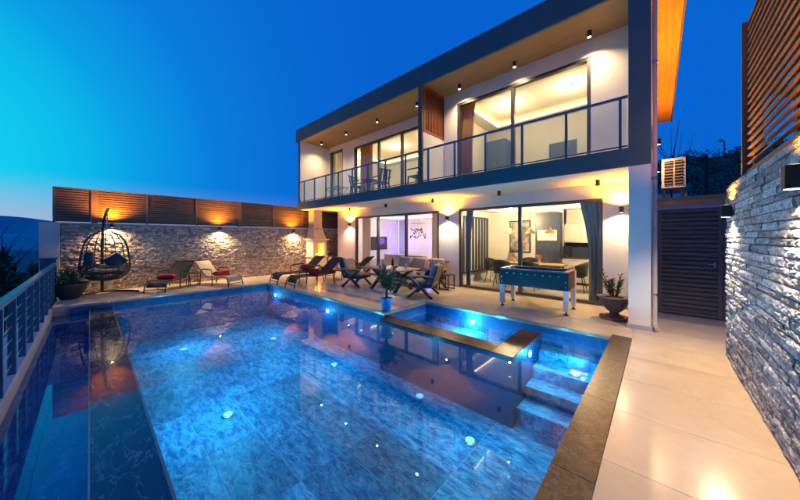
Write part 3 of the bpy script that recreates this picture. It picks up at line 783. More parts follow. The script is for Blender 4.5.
# ================================================================== RIGHT STONE WALL, FENCE, GATE
rw = thing('stone_wall', 'grey split stone wall along the right side of the walkway', 'wall', (.9, 4, 0))
B(XS + .015, XS + .30, -2, 5.88, -.5, 2.27).build('core', 'mortar_d', rw)
B(XS + .004, XS + .31, 1.2, 5.88, 2.271, 2.30).build('wall_cap', 'post', rw, bev=.004)
rs = random.Random(5)
variants = []
def stone_mesh():
    ny, nz = 8, 4; vs = []; fs = []
    for i in range(ny + 1):
        for k in range(nz + 1):
            y = i / ny; zz = k / nz
            edge = min(i, ny - i) == 0 or min(k, nz - k) == 0
            x = -rs.uniform(.004, .012) if edge else -rs.uniform(.008, .024)
            yy = y + (0 if i in (0, ny) else rs.uniform(-.04, .04)); z2 = zz + (0 if k in (0, nz) else rs.uniform(-.07, .07))
            vs.append((x, yy, z2))
    for i in range(ny):
        for k in range(nz):
            a = i * (nz + 1) + k; q = (a, a + 1, a + nz + 2, a + nz + 1)
            fs += [(q[0], q[1], q[2]), (q[0], q[2], q[3])] if rs.random() < .5 else [(q[0], q[1], q[3]), (q[1], q[2], q[3])]
    n = len(vs)
    vs += [(.04, 0, 0), (.04, 0, 1), (.04, 1, 1), (.04, 1, 0)]
    c = [0, nz, (ny + 1) * (nz + 1) - 1, ny * (nz + 1)]
    for a in range(4):
        fs.append((c[a], n + a, n + (a + 1) % 4, c[(a + 1) % 4])[::-1])
    me = bpy.data.meshes.new('stone'); me.from_pydata(vs, [], fs); me.materials.append(M['stone_r']); return me
variants = [stone_mesh() for _ in range(14)]
z = .005; cnt = 0
loose = MB()
while z < 2.25:
    h = min(rs.choice([.055, .062, .07, .078]), 2.268 - z)
    if 2.268 - z - h < .04: h = 2.268 - z
    y = 2.95 - rs.uniform(0, .25)
    yl = 1.2
    while yl < y - .02:
        l = min(rs.uniform(.25, .45), y - yl); d = rs.uniform(.008, .022)
        loose.box(XS - d, XS + .016, yl + .003, yl + l - .003, z + .003, z + h - .003); yl += l
    while y < 5.86:
        l = rs.uniform(.24, .5)
        if 5.88 - y - l < .12: l = 5.88 - y
        o = bpy.data.objects.new('stone', rs.choice(variants)); COL.objects.link(o); o.parent = rw
        o.location = Vector((XS + rs.uniform(-.008, .008), y + .0035, z + .0035)) - WL[rw.name]
        o.scale = (1, l - .007, h - .007)
        y += l; cnt += 1
    z += h
print('stones', cnt)
loose.build('stonework', 'stone_r', rw, kind='stuff')
# timber slat fence on it
rfn = thing('slat_fence', 'tall timber slat fence on top of the right stone wall', 'fence', (.82, 4, 2.3))
for y in (5.02, 3.70, 2.38): B(XS + .10, XS + .16, y, y + .09, 2.301, 4.12).build('post', 'gate', rfn)
MB().bar((XS + .13, 4.98, 3.32), (XS + .13, 3.15, 2.42), .05, .07).build('brace', 'gate', rfn)
zz = 2.36
while zz < 4.1:
    B(XS + .064, XS + .099, 1.6, 5.16, zz, zz + .018).build('slat', 'slatr', rfn); zz += .086
B(XS + .03, XS + .098, 5.165, 5.205, 2.301, 4.12).build('end_trim', 'slatr', rfn)
# gate
YG = 8.2
gt = thing('slat_gate', 'brown metal gate of horizontal slats at the end of the walkway', 'gate', (.45, YG, 0))
MB().box(.005, .06, YG - .02, YG + .03, .03, 2.17).box(.86, .915, YG - .02, YG + .03, .03, 2.17).box(.061, .859, YG - .02, YG + .03, 2.115, 2.17).box(.061, .859, YG - .02, YG + .03, .03, .08).build('gate_frame', 'gate', gt)
for k in range(23):
    z0 = .09 + k * .0882
    MB().add([(.062, YG - .012, z0), (.062, YG + .02, z0 + .03), (.062, YG + .02, z0 + .074), (.062, YG - .012, z0 + .052),
              (.858, YG - .012, z0), (.858, YG + .02, z0 + .03), (.858, YG + .02, z0 + .074), (.858, YG - .012, z0 + .052)],
             [(0, 1, 2, 3), (7, 6, 5, 4), (0, 4, 5, 1), (1, 5, 6, 2), (2, 6, 7, 3), (3, 7, 4, 0)]).build('slat', 'gate', gt)
MB().box(.80, .83, YG - .06, YG - .021, 1.02, 1.12).box(.72, .83, YG - .075, YG - .06, 1.06, 1.085).build('handle', 'chrome', gt)
gs = thing('slat_fence', 'narrow fixed brown slat panel between the gate and the stone wall', 'fence', (1.1, YG, 0))
MB().box(.925, .975, YG - .02, YG + .03, .0, 2.17).build('post', 'gate', gs)
for k in range(23):
    z0 = .09 + k * .0882
    MB().add([(.976, YG - .012, z0), (.976, YG + .02, z0 + .03), (.976, YG + .02, z0 + .074), (.976, YG - .012, z0 + .052),
              (1.5, YG - .012, z0), (1.5, YG + .02, z0 + .03), (1.5, YG + .02, z0 + .074), (1.5, YG - .012, z0 + .052)],
             [(0, 1, 2, 3), (7, 6, 5, 4), (0, 4, 5, 1), (1, 5, 6, 2), (2, 6, 7, 3), (3, 7, 4, 0)]).build('slat', 'gate', gs)
# outbuilding behind the gate
ob = thing('outbuilding', 'low pink beige outbuilding with flat roof behind the gate', 'building', (.8, 9.4, 0))
B(-.05, 2.4, 8.75, 11, .0, 2.42).build('wall', 'pinkwall', ob)
B(-.05, 2.4, 8.24, 8.749, 2.19, 2.24).build('lintel', 'concrete', ob)
rfo = B(-.07, 2.45, 8.6, 11.05, 2.421, 2.47).build('roof', 'rooft', ob)
B(-.07, 2.45, 8.57, 8.599, 2.40, 2.48).build('gutter', 'gate', rfo)
ac = thing('air_conditioner', 'beige louvred air conditioner unit on the roof behind the gate', 'air conditioner', (.3, 9.2, 2.7))
B(.06, .46, 9.0, 9.3, 2.74, 3.42).build('casing', 'acbody', ac, bev=.01)
B(.11, .25, 8.985, 8.999, 2.82, 3.36).build('grille_recess', 'black', ac)
B(.28, .41, 8.985, 8.999, 2.82, 3.36).build('grille_recess', 'black', ac)
for x0 in (.11, .28):
    for k in range(8): B(x0, x0 + .135, 8.97, 8.984, 2.835 + k * .067, 2.862 + k * .067).build('louvre', 'post', ac)
for xa in (.08, .39): B(xa, xa + .05, 9.02, 9.28, 2.471, 2.739).build('foot', 'black', ac)

# ================================================================== LEFT RAILING
lr = thing('terrace_railing', 'dark metal railing along the left edge of the pool', 'railing', (-8, -.62, 0))
MB().box(-11.7, -2.2, -.655, -.575, .90, .945).build('top_rail', 'railmetal', lr, bev=.008)
x = -11.55; i = 0
while x < -2.2:
    B(x - .03, x + .03, -.645, -.585, 0, .899).build('post', 'railmetal', lr); x += .745
for zz in (.12, .27, .42, .57, .72): MB().tube([(-11.7, -.615, zz), (-2.2, -.615, zz)], .006, 6).build('cable', 'chrome', lr)
gp = thing('gate_pillar', 'short dark pillar at the far end of the left railing', 'pillar', (-12, -.76, 0))
B(-12.2, -11.75, -.87, -.60, 0, 1.03).build('shaft', 'railmetal', gp, bev=.01)
B(-12.23, -11.72, -.90, -.57, 1.031, 1.07).build('cap', 'railmetal', gp, bev=.008)

# ================================================================== FURNITURE
def ribbon(mb, path, wd, th):
    """a sling or board of width wd (along y) following path [(x, z)]"""
    n = len(path); vs = []; fs = []
    for i, (x, z) in enumerate(path):
        a = path[max(i - 1, 0)]; b = path[min(i + 1, n - 1)]
        d = Vector((b[0] - a[0], b[1] - a[1])).normalized(); nx, nz = -d.y * th / 2, d.x * th / 2
        for y, s_ in ((-wd / 2, 1), (wd / 2, 1), (wd / 2, -1), (-wd / 2, -1)): vs.append((x + nx * s_, y, z + nz * s_))
    for i in range(n - 1):
        for k in range(4):
            k2 = (k + 1) % 4; fs.append((i * 4 + k, i * 4 + k2, i * 4 + 4 + k2, i * 4 + 4 + k))
    fs += [(3, 2, 1, 0), (n * 4 - 4, n * 4 - 3, n * 4 - 2, n * 4 - 1)]
    return mb.add(vs, fs)

def make_lounger(m):
    t = thing('sun_lounger', '', 'sun lounger')
    seat = [(.88, .16), (.84, .27), (.74, .335), (.5, .335), (.2, .31), (-.1, .31), (-.25, .33)]
    ribbon(MB(), seat, .54, .014).build('seat_sling', m, t, smooth=True)
    ribbon(MB(), [(-.26, .335), (-.42, .46), (-.62, .64), (-.78, .80), (-.86, .86)], .54, .014).build('back_sling', m, t, smooth=True)
    for s in (-1, 1):
        y = s * .295
        MB().tube([(.95, y, .0), (.92, y, .12), (.87, y, .27), (.76, y, .345), (.5, y, .345), (.1, y, .32), (-.25, y, .335)], .019, 8).build('side_rail', 'tube', t, smooth=True)
        MB().tube([(-.25, y, .335), (-.6, y, .63), (-.88, y, .88)], .018, 8).build('back_rail', 'tube', t, smooth=True)
        ya = s * .335
        MB().tube([(-.52, ya, 0), (-.46, ya, .3), (-.42, ya, .54), (-.36, ya, .585), (-.1, ya, .585), (.10, ya, .57), (.14, ya, .52), (.17, ya, 0)], .017, 8).build('arm_leg', 'tube', t, smooth=True)
        MB().box(-.36, .1, ya - .03, ya + .03, .598, .62).build('armrest', 'tube', t, bev=.008)
    MB().tube([(.925, -.295, .1), (.925, .295, .1)], .014, 8).build('foot_bar', 'tube', t)
    MB().tube([(-.88, -.295, .88), (-.88, .295, .88)], .017, 8).build('head_bar', 'tube', t)
    return t
gl = 'sun loungers around the pool'
L0 = make_lounger('sling')
place(L0, True, (-11.4, 1.75, 0), R(-36), 'dark sling sun lounger with red cushion near the hanging chair', gl, .9)
place(L0, False, (-9.75, 5.18, 0), R(-90), 'dark sling sun lounger by the pool, leftmost of the group before the barbecue', gl)
place(L0, False, (-8.65, 5.22, 0), R(-90), 'dark sling sun lounger by the pool, nearest the wooden armchair group', gl)
place(L0, False, (-8.75, 6.75, 0), R(200), 'dark sling sun lounger set crosswise behind two others before the barbecue', gl)
L1 = make_lounger('slingb')
place(L1, True, (-11.15, 2.95, 0), R(22), 'sun lounger with pale beige sling and red cushion on the far terrace', gl, .9)
def cushion(name, c, size, rot, m, label, cat='cushion', group=None, p=.35):
    k = size.index(min(size)); dims = ((size[2], size[1], size[0]), (size[0], size[2], size[1]), size)[k]
    mb = MB().pillow((0, 0, 0), *dims, rot=((0, R(90), 0), (R(90), 0, 0), (0, 0, 0))[k], n=9, p=p)
    return mb, c, rot, m, label, name, cat, group
def put(cu):
    mb, c, rot, m, label, name, cat, group = cu
    o = mb.build(name, m, None, smooth=True, label=label, cat=cat, group=group)
    off = o.location.copy()
    o.data.transform(Matrix.Translation(off)); o.location = c; o.rotation_euler = rot
    return o
gc = 'red cushions on the loungers'
put(cushion('red_cushion', (-11.2, 1.6, .39), (.24, .5, .17), (0, R(-4), R(-36)), 'red', 'red bolster cushion on the dark lounger near the hanging chair', group=gc))
put(cushion('red_cushion', (-11.0, 3.01, .39), (.24, .5, .17), (0, R(-4), R(22)), 'red', 'red bolster cushion on the beige lounger', group=gc))
put(cushion('red_cushion', (-9.75, 5.46, .50), (.48, .26, .16), (R(35), 0, R(3)), 'red', 'red cushion on the leftmost poolside lounger', group=gc))
put(cushion('red_cushion', (-8.65, 5.15, .44), (.5, .3, .19), (R(12), 0, R(-4)), 'red', 'red cushion on the poolside lounger nearest the armchairs', group=gc))
put(cushion('red_cushion', (-8.5, 6.62, .62), (.3, .46, .16), (0, R(38), R(200)), 'red', 'red cushion on the lounger set crosswise', group=gc))
# side table between far loungers
t = thing('side_table', 'small dark round-top side table between the two far loungers', 'side table', (-11.5, 2.33, 0))
B(-11.68, -11.3, 2.14, 2.52, .40, .425).build('table_top', 'tube', t, bev=.006)
for a in (-11.65, -11.33):
    for b in (2.17, 2.49): MB().tube([(a, b, 0), (a, b, .40)], .013, 8).build('leg', 'tube', t)
t['label'] = 'small dark square side table between the two far loungers'

# ---- hanging chair
hx, hy = -11.55, .30
h = thing('hanging_chair', 'dark wicker hanging egg chair with navy cushions on a curved stand', 'hanging chair', (hx, hy, 0))
MB().tube([(hx - .45, hy - .05, .0), (hx - .45, hy - .05, .03)], .03, 8).build('stand_foot', 'tube', h)
MB().tube([(hx - .42, hy - .06, .03), (hx - .46, hy - .06, .7), (hx - .44, hy - .06, 1.3), (hx - .38, hy - .05, 1.8), (hx - .24, hy - .02, 2.15), (hx - .06, hy + .02, 2.36), (hx + .04, hy + .05, 2.42)], [.038, .036, .034, .032, .03, .028, .026], 10).build('stand_pole', 'tube', h, smooth=True)
MB().tube([(hx - .42, hy - .06, .035), (hx - .1, hy - .5, .03), (hx + .25, hy - .62, .028)], .028, 8).build('stand_leg', 'tube', h, smooth=True)
MB().tube([(hx - .42, hy - .06, .035), (hx - .1, hy + .45, .03), (hx + .25, hy + .66, .028)], .028, 8).build('stand_leg', 'tube', h, smooth=True)
MB().tube([(hx - .42, hy - .06, .035), (hx - .62, hy - .06, .03)], .028, 8).build('stand_leg', 'tube', h)
MB().tube([(hx + .02, hy + .03, 2.40), (hx, hy + .02, 1.78)], .01, 6).build('chain', 'chrome', h)
# basket: bucket bottom plus open hoops
def bask(u, v):      # u angle, v height 0..1
    prof = [(.02, .38), (.30, .42), (.46, .55), (.52, .72), (.50, .95), (.47, 1.2), (.42, 1.45), (.30, 1.66), (.12, 1.77)]
    k = v * (len(prof) - 1); i = min(int(k), len(prof) - 2); f_ = k - i
    r = prof[i][0] * (1 - f_) + prof[i + 1][0] * f_; z = prof[i][1] * (1 - f_) + prof[i + 1][1] * f_
    return (hx + r * .75 * math.cos(u), hy + r * math.sin(u), z)
mbk = MB()
n1 = 26
for i in range(n1):
    u = 2 * math.pi * i / n1
    mbk.tube([bask(u, v / 12 * .42) for v in range(13)], .007, 5)
for k in range(1, 16):
    v = k / 15 * .42
    mbk.tube([bask(2 * math.pi * i / 28, v) for i in range(29)], .011, 5)
mbk.build('basket', 'wicker', h, smooth=True)
for i in range(9):
    u = R(75) + R(210) * i / 8
    MB().tube([bask(u, .42 + .58 * v / 10) for v in range(11)], .012 if i not in (0, 8) else .022, 6).build('rib', 'wicker', h, smooth=True)
for v in (.52, .62, .72, .82, .92):
    MB().tube([bask(R(75) + R(210) * i / 20, v) for i in range(21)], .010, 6).build('hoop', 'wicker', h, smooth=True)
MB().tube([bask(2 * math.pi * i / 28, .42) for i in range(29)], .024, 6).build('rim', 'wicker', h, smooth=True)
gh = 'navy cushions in the hanging chair'
put(cushion('seat_cushion', (hx + .02, hy, .66), (.66, .86, .16), (0, R(4), 0), 'navyfab', 'navy round seat cushion in the hanging chair', group=gh))
put(cushion('back_cushion', (hx - .12, hy + .2, .93), (.13, .44, .40), (R(38), R(-18), 0), 'navyfab', 'navy square cushion tilted in the hanging chair', group=gh))
put(cushion('back_cushion', (hx - .06, hy - .33, .96), (.14, .2, .5), (0, R(-8), R(-25)), 'navyfab', 'navy cushion at the left side of the hanging chair', group=gh))

# ---- barbecue
bq = thing('barbecue_fireplace', 'cream cast stone barbecue fireplace with tall chimney beside the far wall', 'fireplace', (-11.9, 7.2, 0))
x0, x1 = -12.26, -11.6
B(x0, x1, 6.86, 7.58, .0, .68).build('plinth', 'bbq', bq, bev=.01)
B(x0, x1 + .05, 6.82, 7.60, .681, .75).build('hearth', 'bbq', bq, bev=.01)
B(x0, x1 - .02, 6.88, 6.99, .751, 1.46).build('jamb', 'bbq', bq, bev=.008)
B(x0, x1 - .02, 7.45, 7.56, .751, 1.46).build('jamb', 'bbq', bq, bev=.008)
B(x0, x0 + .06, 6.991, 7.449, .751, 1.46).build('fire_back', 'firebrick', bq)
B(x0, x1 - .021, 6.991, 7.449, 1.34, 1.46).build('lintel', 'bbq', bq)
B(x0, x1 + .07, 6.80, 7.66, 1.461, 1.53).build('mantel', 'bbq', bq, bev=.012)
MB().add([(x0, 6.88, 1.531), (x1 - .02, 6.88, 1.531), (x1 - .02, 7.56, 1.531), (x0, 7.56, 1.531), (x0, 6.98, 2.02), (x1 - .16, 6.98, 2.02), (x1 - .16, 7.42, 2.02), (x0, 7.42, 2.02)],
         [(0, 3, 2, 1), (4, 5, 6, 7), (0, 1, 5, 4), (1, 2, 6, 5), (2, 3, 7, 6), (3, 0, 4, 7)]).build('hood', 'bbq', bq)
B(x0, x1 - .12, 6.95, 7.45, 2.021, 2.07).build('collar', 'bbq', bq, bev=.008)
B(x0, x1 - .17, 6.99, 7.41, 2.071, 2.868).build('chimney', 'bbq', bq, bev=.006)
rs = random.Random(2); mb = MB()
for _ in range(26): 
    cx, cy = rs.uniform(x0 + .12, x1 - .15), rs.uniform(7.03, 7.41); s_ = rs.uniform(.02, .045); mb.box(cx - s_, cx + s_, cy - s_, cy + s_, .752, .752 + s_ * 1.6)
mb.build('coals', 'em_fire', bq, kind='stuff')
light('fire_light', 'POINT', (x1 - .25, 7.22, .98), bq, (1, .42, .06), 16, size=.1)
B(x0, x1, 7.66, 8.36, .0, .68).build('counter_base', 'bbq', bq, bev=.01)
B(x0, x1 + .04, 7.61, 8.38, .681, .73).build('counter_top', 'counter', bq, bev=.006)

# ---- outdoor seating group
def x_leg(mb, y, w_, hgt, th=.055, dp=.075, x0=-.33, x1=.33):
    mb1 = MB().bar((x0, y, .0), (x1 - .02, y, hgt), th, dp, up=(0, 1, 0)); 
    mb2 = MB().bar((x1, y + .002, .0), (x0 + .02, y + .002, hgt), th, dp * .96, up=(0, 1, 0))
    return mb1, mb2
def make_armchair():
    t = thing('garden_armchair', '', 'armchair')
    for s in (-1, 1):
        a, b = x_leg(None, s * .36, .6, .56)
        a.build('leg', 'navy', t); b.build('leg', 'navy', t)
        B(-.36, .36, s * .36 - .045, s * .36 + .045, .561, .60).build('armrest', 'teak', t, bev=.006)
    B(-.32, .34, -.33, .33, .27, .33).build('seat_frame', 'navy', t, bev=.005)
    for k in range(5):
        y = -.26 + k * .13
        MB().bar((-.30, y, .33), (-.46, y, .84), .055, .022, up=(1, 0, 0)).build('back_slat', 'teak', t)
    MB().bar((-.455, -.34, .83), (-.455, .34, .83), .03, .07).build('back_rail', 'teak', t)
    MB().bar((-.31, -.33, .36), (-.31, .33, .36), .03, .06).build('back_rail', 'teak', t)
    for s in (-1, 1): MB().bar((-.28, s * .33, .28), (-.47, s * .33, .87), .04, .05, up=(1, 0, 0)).build('back_post', 'navy', t)
    return t
ga = 'wooden garden armchairs with crossed legs'
A0 = make_armchair()
place(A0, True, (-7.42, 6.0, 0), R(18), 'crossed-leg garden armchair at the left end of the outdoor table', ga)
place(A0, False, (-4.76, 6.2, 0), R(200), 'crossed-leg garden armchair with slatted back at the right end of the outdoor table', ga)
def local(loc, rz, p): 
    v = Matrix.Rotation(rz, 3, 'Z') @ Vector(p); return (loc[0] + v.x, loc[1] + v.y, v.z)
for loc, rz, wh in (((-7.42, 6.0), R(18), 'left'), ((-4.76, 6.2), R(200), 'right')):
    put(cushion('seat_cushion', local(loc, rz, (.03, 0, .385)), (.62, .62, .13), (0, 0, rz), 'taupe', 'taupe seat cushion on the %s garden armchair' % wh, group='taupe cushions on the garden armchairs', p=.2))
    put(cushion('back_cushion', local(loc, rz, (-.30, 0, .68)), (.16, .6, .46), (0, R(-16), rz), 'taupe', 'taupe back cushion on the %s garden armchair' % wh, group='taupe cushions on the garden armchairs', p=.25))
put(cushion('throw_pillow', local((-4.76, 6.2), R(200), (-.05, -.18, .55)), (.14, .36, .3), (R(10), R(-20), R(200)), 'navyfab', 'navy throw pillow on the right garden armchair', group='navy throw pillows'))
put(cushion('throw_pillow', local((-7.42, 6.0), R(18), (-.36, -.22, .74)), (.12, .2, .4), (0, R(-16), R(18)), 'navyfab', 'navy throw pillow behind the left garden armchair cushion', group='navy throw pillows'))
sf = thing('garden_sofa', 'wooden garden sofa with beige cushions behind the outdoor table', 'sofa', (-6.0, 7.35, 0))
for x in (-6.98, -6.0, -5.02):
    MB().bar((x, 7.02, 0), (x, 7.66, .56), .055, .075, up=(1, 0, 0)).build('leg', 'navy', sf)
    MB().bar((x + .002, 7.68, 0), (x + .002, 7.04, .56), .055, .072, up=(1, 0, 0)).build('leg', 'navy', sf)
B(-7.0, -5.0, 7.03, 7.68, .27, .33).build('seat_frame', 'navy', sf, bev=.005)
for x in (-7.0, -5.0): B(x - .045, x + .045, 7.0, 7.7, .561, .60).build('armrest', 'teak', sf, bev=.006)
for k in range(13): MB().bar((-6.92 + k * .153, 7.66, .33), (-6.92 + k * .153, 7.82, .82), .055, .022, up=(0, 1, 0)).build('back_slat', 'teak', sf)
MB().bar((-7.02, 7.81, .81), (-4.98, 7.81, .81), .03, .07).build('back_rail', 'teak', sf)
gsf = 'beige cushions on the garden sofa'
for i, x in enumerate((-6.67, -6.0, -5.33)):
    w3 = ('left', 'middle', 'right')[i]
    put(cushion('seat_cushion', (x, 7.32, .39), (.66, .64, .14), (0, 0, 0), 'taupe2', 'beige %s seat cushion of the garden sofa' % w3, group=gsf, p=.2))
    put(cushion('back_cushion', (x, 7.6, .70), (.64, .17, .46), (R(-16), 0, 0), 'taupe2' if i != 1 else 'taupe', 'beige %s back cushion of the garden sofa' % w3, group=gsf, p=.25))
tb = thing('garden_table', 'long crossed-leg garden table with plank top in front of the sofa', 'table', (-6.1, 6.3, 0))
for x in (-6.62, -5.62):
    MB().bar((x, 5.92, 0), (x, 6.60, .62), .07, .08, up=(1, 0, 0)).build('leg', 'navy', tb)
    MB().bar((x + .002, 6.68, 0), (x + .002, 6.0, .62), .07, .077, up=(1, 0, 0)).build('leg', 'navy', tb)
MB().bar((-6.62, 6.3, .31), (-5.62, 6.3, .31), .06, .06).build('stretcher', 'navy', tb)
for k in range(6): B(-6.95, -5.3, 5.87 + k * .143, 5.87 + k * .143 + .137, .625, .665).build('plank', 'teak', tb, bev=.004)
t = thing('wine_bottle', 'dark green bottle standing on the garden table', 'bottle', (-6.15, 6.4, .666))
MB().lathe([(.036, 0), (.037, .01), (.037, .18), (.03, .215), (.014, .25), (.013, .30), (.016, .301), (.016, .315)], 14, (-6.15, 6.4, .666)).build('body', mat('bottle_glass', (.015, .03, .015), .1), t, smooth=True)
MB().lathe([(.0172, .26), (.0172, .316), (.005, .317)], 12, (-6.15, 6.4, .666)).build('foil', 'red', t)
for i, (x, y, l) in enumerate([(-6.35, 6.2, 'left'), (-5.9, 6.25, 'right')]):
    t = thing('fruit_bowl', 'shallow bowl with orange snacks at the %s on the garden table' % l, 'bowl', (x, y, .666))
    MB().lathe([(.05, 0), (.06, .01), (.12, .05), (.13, .065), (.122, .06), (.05, .02)], 18, (x, y, .666)).build('bowl', 'white', t, smooth=True)
    mb = MB(); rs = random.Random(i)
    for _ in range(9):
        a, r_ = rs.uniform(0, 6.3), rs.uniform(0, .07); mb.lathe([(.006, 0), (.026, .014), (.032, .03), (.022, .052), (.004, .058)], 8, (x + r_ * math.cos(a), y + r_ * math.sin(a), .69))
    mb.build('fruit', mat('orange_fruit', (.55, .18, .03), .5), t, smooth=True, kind='stuff')
for i, (x, y) in enumerate([(-6.6, 6.3), (-5.65, 6.45), (-6.3, 6.0)]):
    t = thing('drinking_glass', 'white napkin-filled glass on the garden table, %s from the left' % ORD[[0, 2, 1][i]], 'glass', (x, y, .666), 'glasses on the garden table')
    MB().lathe([(.028, 0), (.03, .005), (.036, .1), (.034, .1), (.028, .008)], 14, (x, y, .666)).build('tumbler', 'white', t, smooth=True)
    MB().leaves([((x, y, .79), (.035, .035, .05))], 14, 0, 1, .07, aspect=.8).build('napkin', 'white', t)
st = thing('side_table', 'small black open cube side table by the white wall', 'side table', (-4.83, 7.45, 0))
x0, x1, y0, y1 = -5.0, -4.66, 7.27, 7.63
B(x0, x1, y0, y1, .44, .465).build('table_top', 'black', st, bev=.004)
for a in (x0, x1 - .025):
    for b in (y0, y1 - .025): B(a, a + .025, b, b + .025, 0, .44).build('leg', 'black', st)
for b in (y0, y1 - .025): B(x0 + .025, x1 - .025, b, b + .025, .01, .035).build('bottom_rail', 'black', st)

# ---- foosball table
ft = thing('foosball_table', 'dark blue foosball table with white legs in front of the kitchen doors', 'foosball table', (-2.05, 6.95, 0))
x0, x1, y0, y1, zb, zt = -2.76, -1.36, 6.56, 7.30, .50, .86
B(x0, x1, y0, y0 + .03, zb, zt).build('side_panel', 'foos', ft, bev=.004)
B(x0, x1, y1 - .03, y1, zb, zt).build('side_panel', 'foos', ft, bev=.004)
B(x1 - .03, x1, y0 + .031, y1 - .031, zb, zt).build('end_panel', mat('walnut_end', (.10, .055, .03), .4, noise=.3), ft, bev=.004)
B(x0, x0 + .03, y0 + .031, y1 - .031, zb, zt).build('end_panel', 'foos', ft, bev=.004)
B(x0 + .031, x1 - .031, y0 + .031, y1 - .031, zb + .16, zb + .18).build('pitch', 'pitch', ft)
B(x0 - .01, x1 + .01, y0 - .012, y0 + .05, zt + .001, zt + .03).build('top_rim', 'foosrim', ft, bev=.005)
B(x0 - .01, x1 + .01, y1 - .05, y1 + .012, zt + .001, zt + .03).build('top_rim', 'foosrim', ft, bev=.005)
B(x0 - .01, x0 + .08, y0 + .051, y1 - .051, zt + .001, zt + .03).build('top_rim', 'foosrim', ft, bev=.005)
B(x1 - .08, x1 + .01, y0 + .051, y1 - .051, zt + .001, zt + .03).build('top_rim', 'terra', ft, bev=.005)
for x in (x0, x1):
    s_ = 1 if x == x0 else -1
    for y in (y0, y1):
        q = 1 if y == y0 else -1
        xa, xb = sorted((x - s_ * .012, x + s_ * .08)); ya, yb = sorted((y - q * .012, y + q * .08))
        lg = B(xa, xb, ya, yb, .07, .5).build('leg', 'white', ft, bev=.006)
        B(xa - .002, xb + .002, ya - .002, yb + .002, .501, zt).build('corner_post', 'foos' if q == 1 else 'white', ft, bev=.004)
        MB().lathe([(.045, 0), (.045, .02), (.015, .03), (.015, .07)], 12, ((xa + xb) / 2, (ya + yb) / 2, 0)).build('levelling_foot', 'black', lg)
        if q == 1:
            for zz in (.57, .68): MB().tube([((xa + xb) / 2, ya - .002, zz), ((xa + xb) / 2, ya - .014, zz)], .012, 8).build('bolt', 'chrome', ft)
for k in range(8):
    x = x0 + .17 + k * .152
    rod = MB().tube([(x, y0 - (.12 if k % 3 == 0 else .05), .78), (x, y1 + (.12 if k % 3 else .2), .78)], .008, 8).build('rod', 'chrome', ft)
    hy_ = y1 + .16
    MB().tube([(x, hy_, .78), (x, hy_ + .11, .78)], .018, 8).build('rod_handle', 'black', rod)
    MB().tube([(x, y0 - .018, .78), (x, y0 - .001, .78)], .018, 10).build('rod_bushing', 'chrome', rod)
    for yy in (6.75, 6.93, 7.11): B(x - .012, x + .012, yy - .018, yy + .018, .70, .83).build('player', 'red' if k % 2 else 'white', rod)

# ================================================================== PLANTS
def leaf_stem(mb, base, tip, n, L, wd, rng):
    base, tip = Vector(base), Vector(tip)
    for i in range(n):
        t_ = .15 + .85 * i / n; p = base.lerp(tip, t_)
        ax = (tip - base).normalized(); side = ax.orthogonal(); side.rotate(Matrix.Rotation(i * 2.4 + rng.uniform(-.4, .4), 3, ax)); side.normalize()
        d = (side * .8 + ax * .65).normalized(); e = d.cross(ax).normalized(); l = L * rng.uniform(.75, 1.2)
        nn = d.cross(e)
        mb.add([p, p + d * l * .45 + e * wd * l - nn * .01, p + d * l + nn * .02 * 0, p + d * l * .45 - e * wd * l - nn * .01, p + d * l * .5 + nn * l * .06], [(0, 1, 4), (1, 2, 4), (2, 3, 4), (3, 0, 4)])
rg = random.Random(21)
# urn
ux, uy = -.64, 6.98
u = thing('urn_planter', 'grey fluted urn planter on a terracotta saucer beside the column', 'planter', (ux, uy, 0))
MB().lathe([(.20, 0), (.235, .01), (.245, .045), (.23, .05), (.21, .03), (.1, .028)], 28, (ux, uy, 0)).build('saucer', 'terra', u, smooth=True)
MB().lathe([(.15, .03), (.15, .055), (.085, .09), (.075, .13), (.12, .165, .02), (.185, .24, .035), (.215, .33, .035), (.225, .39, .02), (.24, .405), (.285, .415), (.288, .435), (.26, .44), (.235, .43)], 56, (ux, uy, 0), nf=14).build('urn', 'urn', u, smooth=True)
MB().lathe([(.23, .40), (.2, .428), (.05, .435)], 24, (ux, uy, 0)).build('soil', 'soil', u)
pl = thing('potted_plant', 'olive green upright plant with fleshy leaves in the grey urn', 'plant', (ux, uy, .42))
for k in range(9):
    a = rg.uniform(0, 6.3); rad = rg.uniform(.05, .26); hh = rg.uniform(.28, .52)
    b = (ux + .05 * math.cos(a), uy + .05 * math.sin(a), .43); tp = (ux + rad * math.cos(a), uy + rad * math.sin(a), .43 + hh)
    stm = MB().tube([b, ((b[0] + tp[0]) / 2 - .01, (b[1] + tp[1]) / 2, (b[2] + tp[2]) / 2), tp], [.013, .01, .005], 6).build('stem', 'leaf', pl)
    mb = MB(); leaf_stem(mb, b, tp, 16, .085, .24, rg); mb.build('leaves', 'leafy', stm)
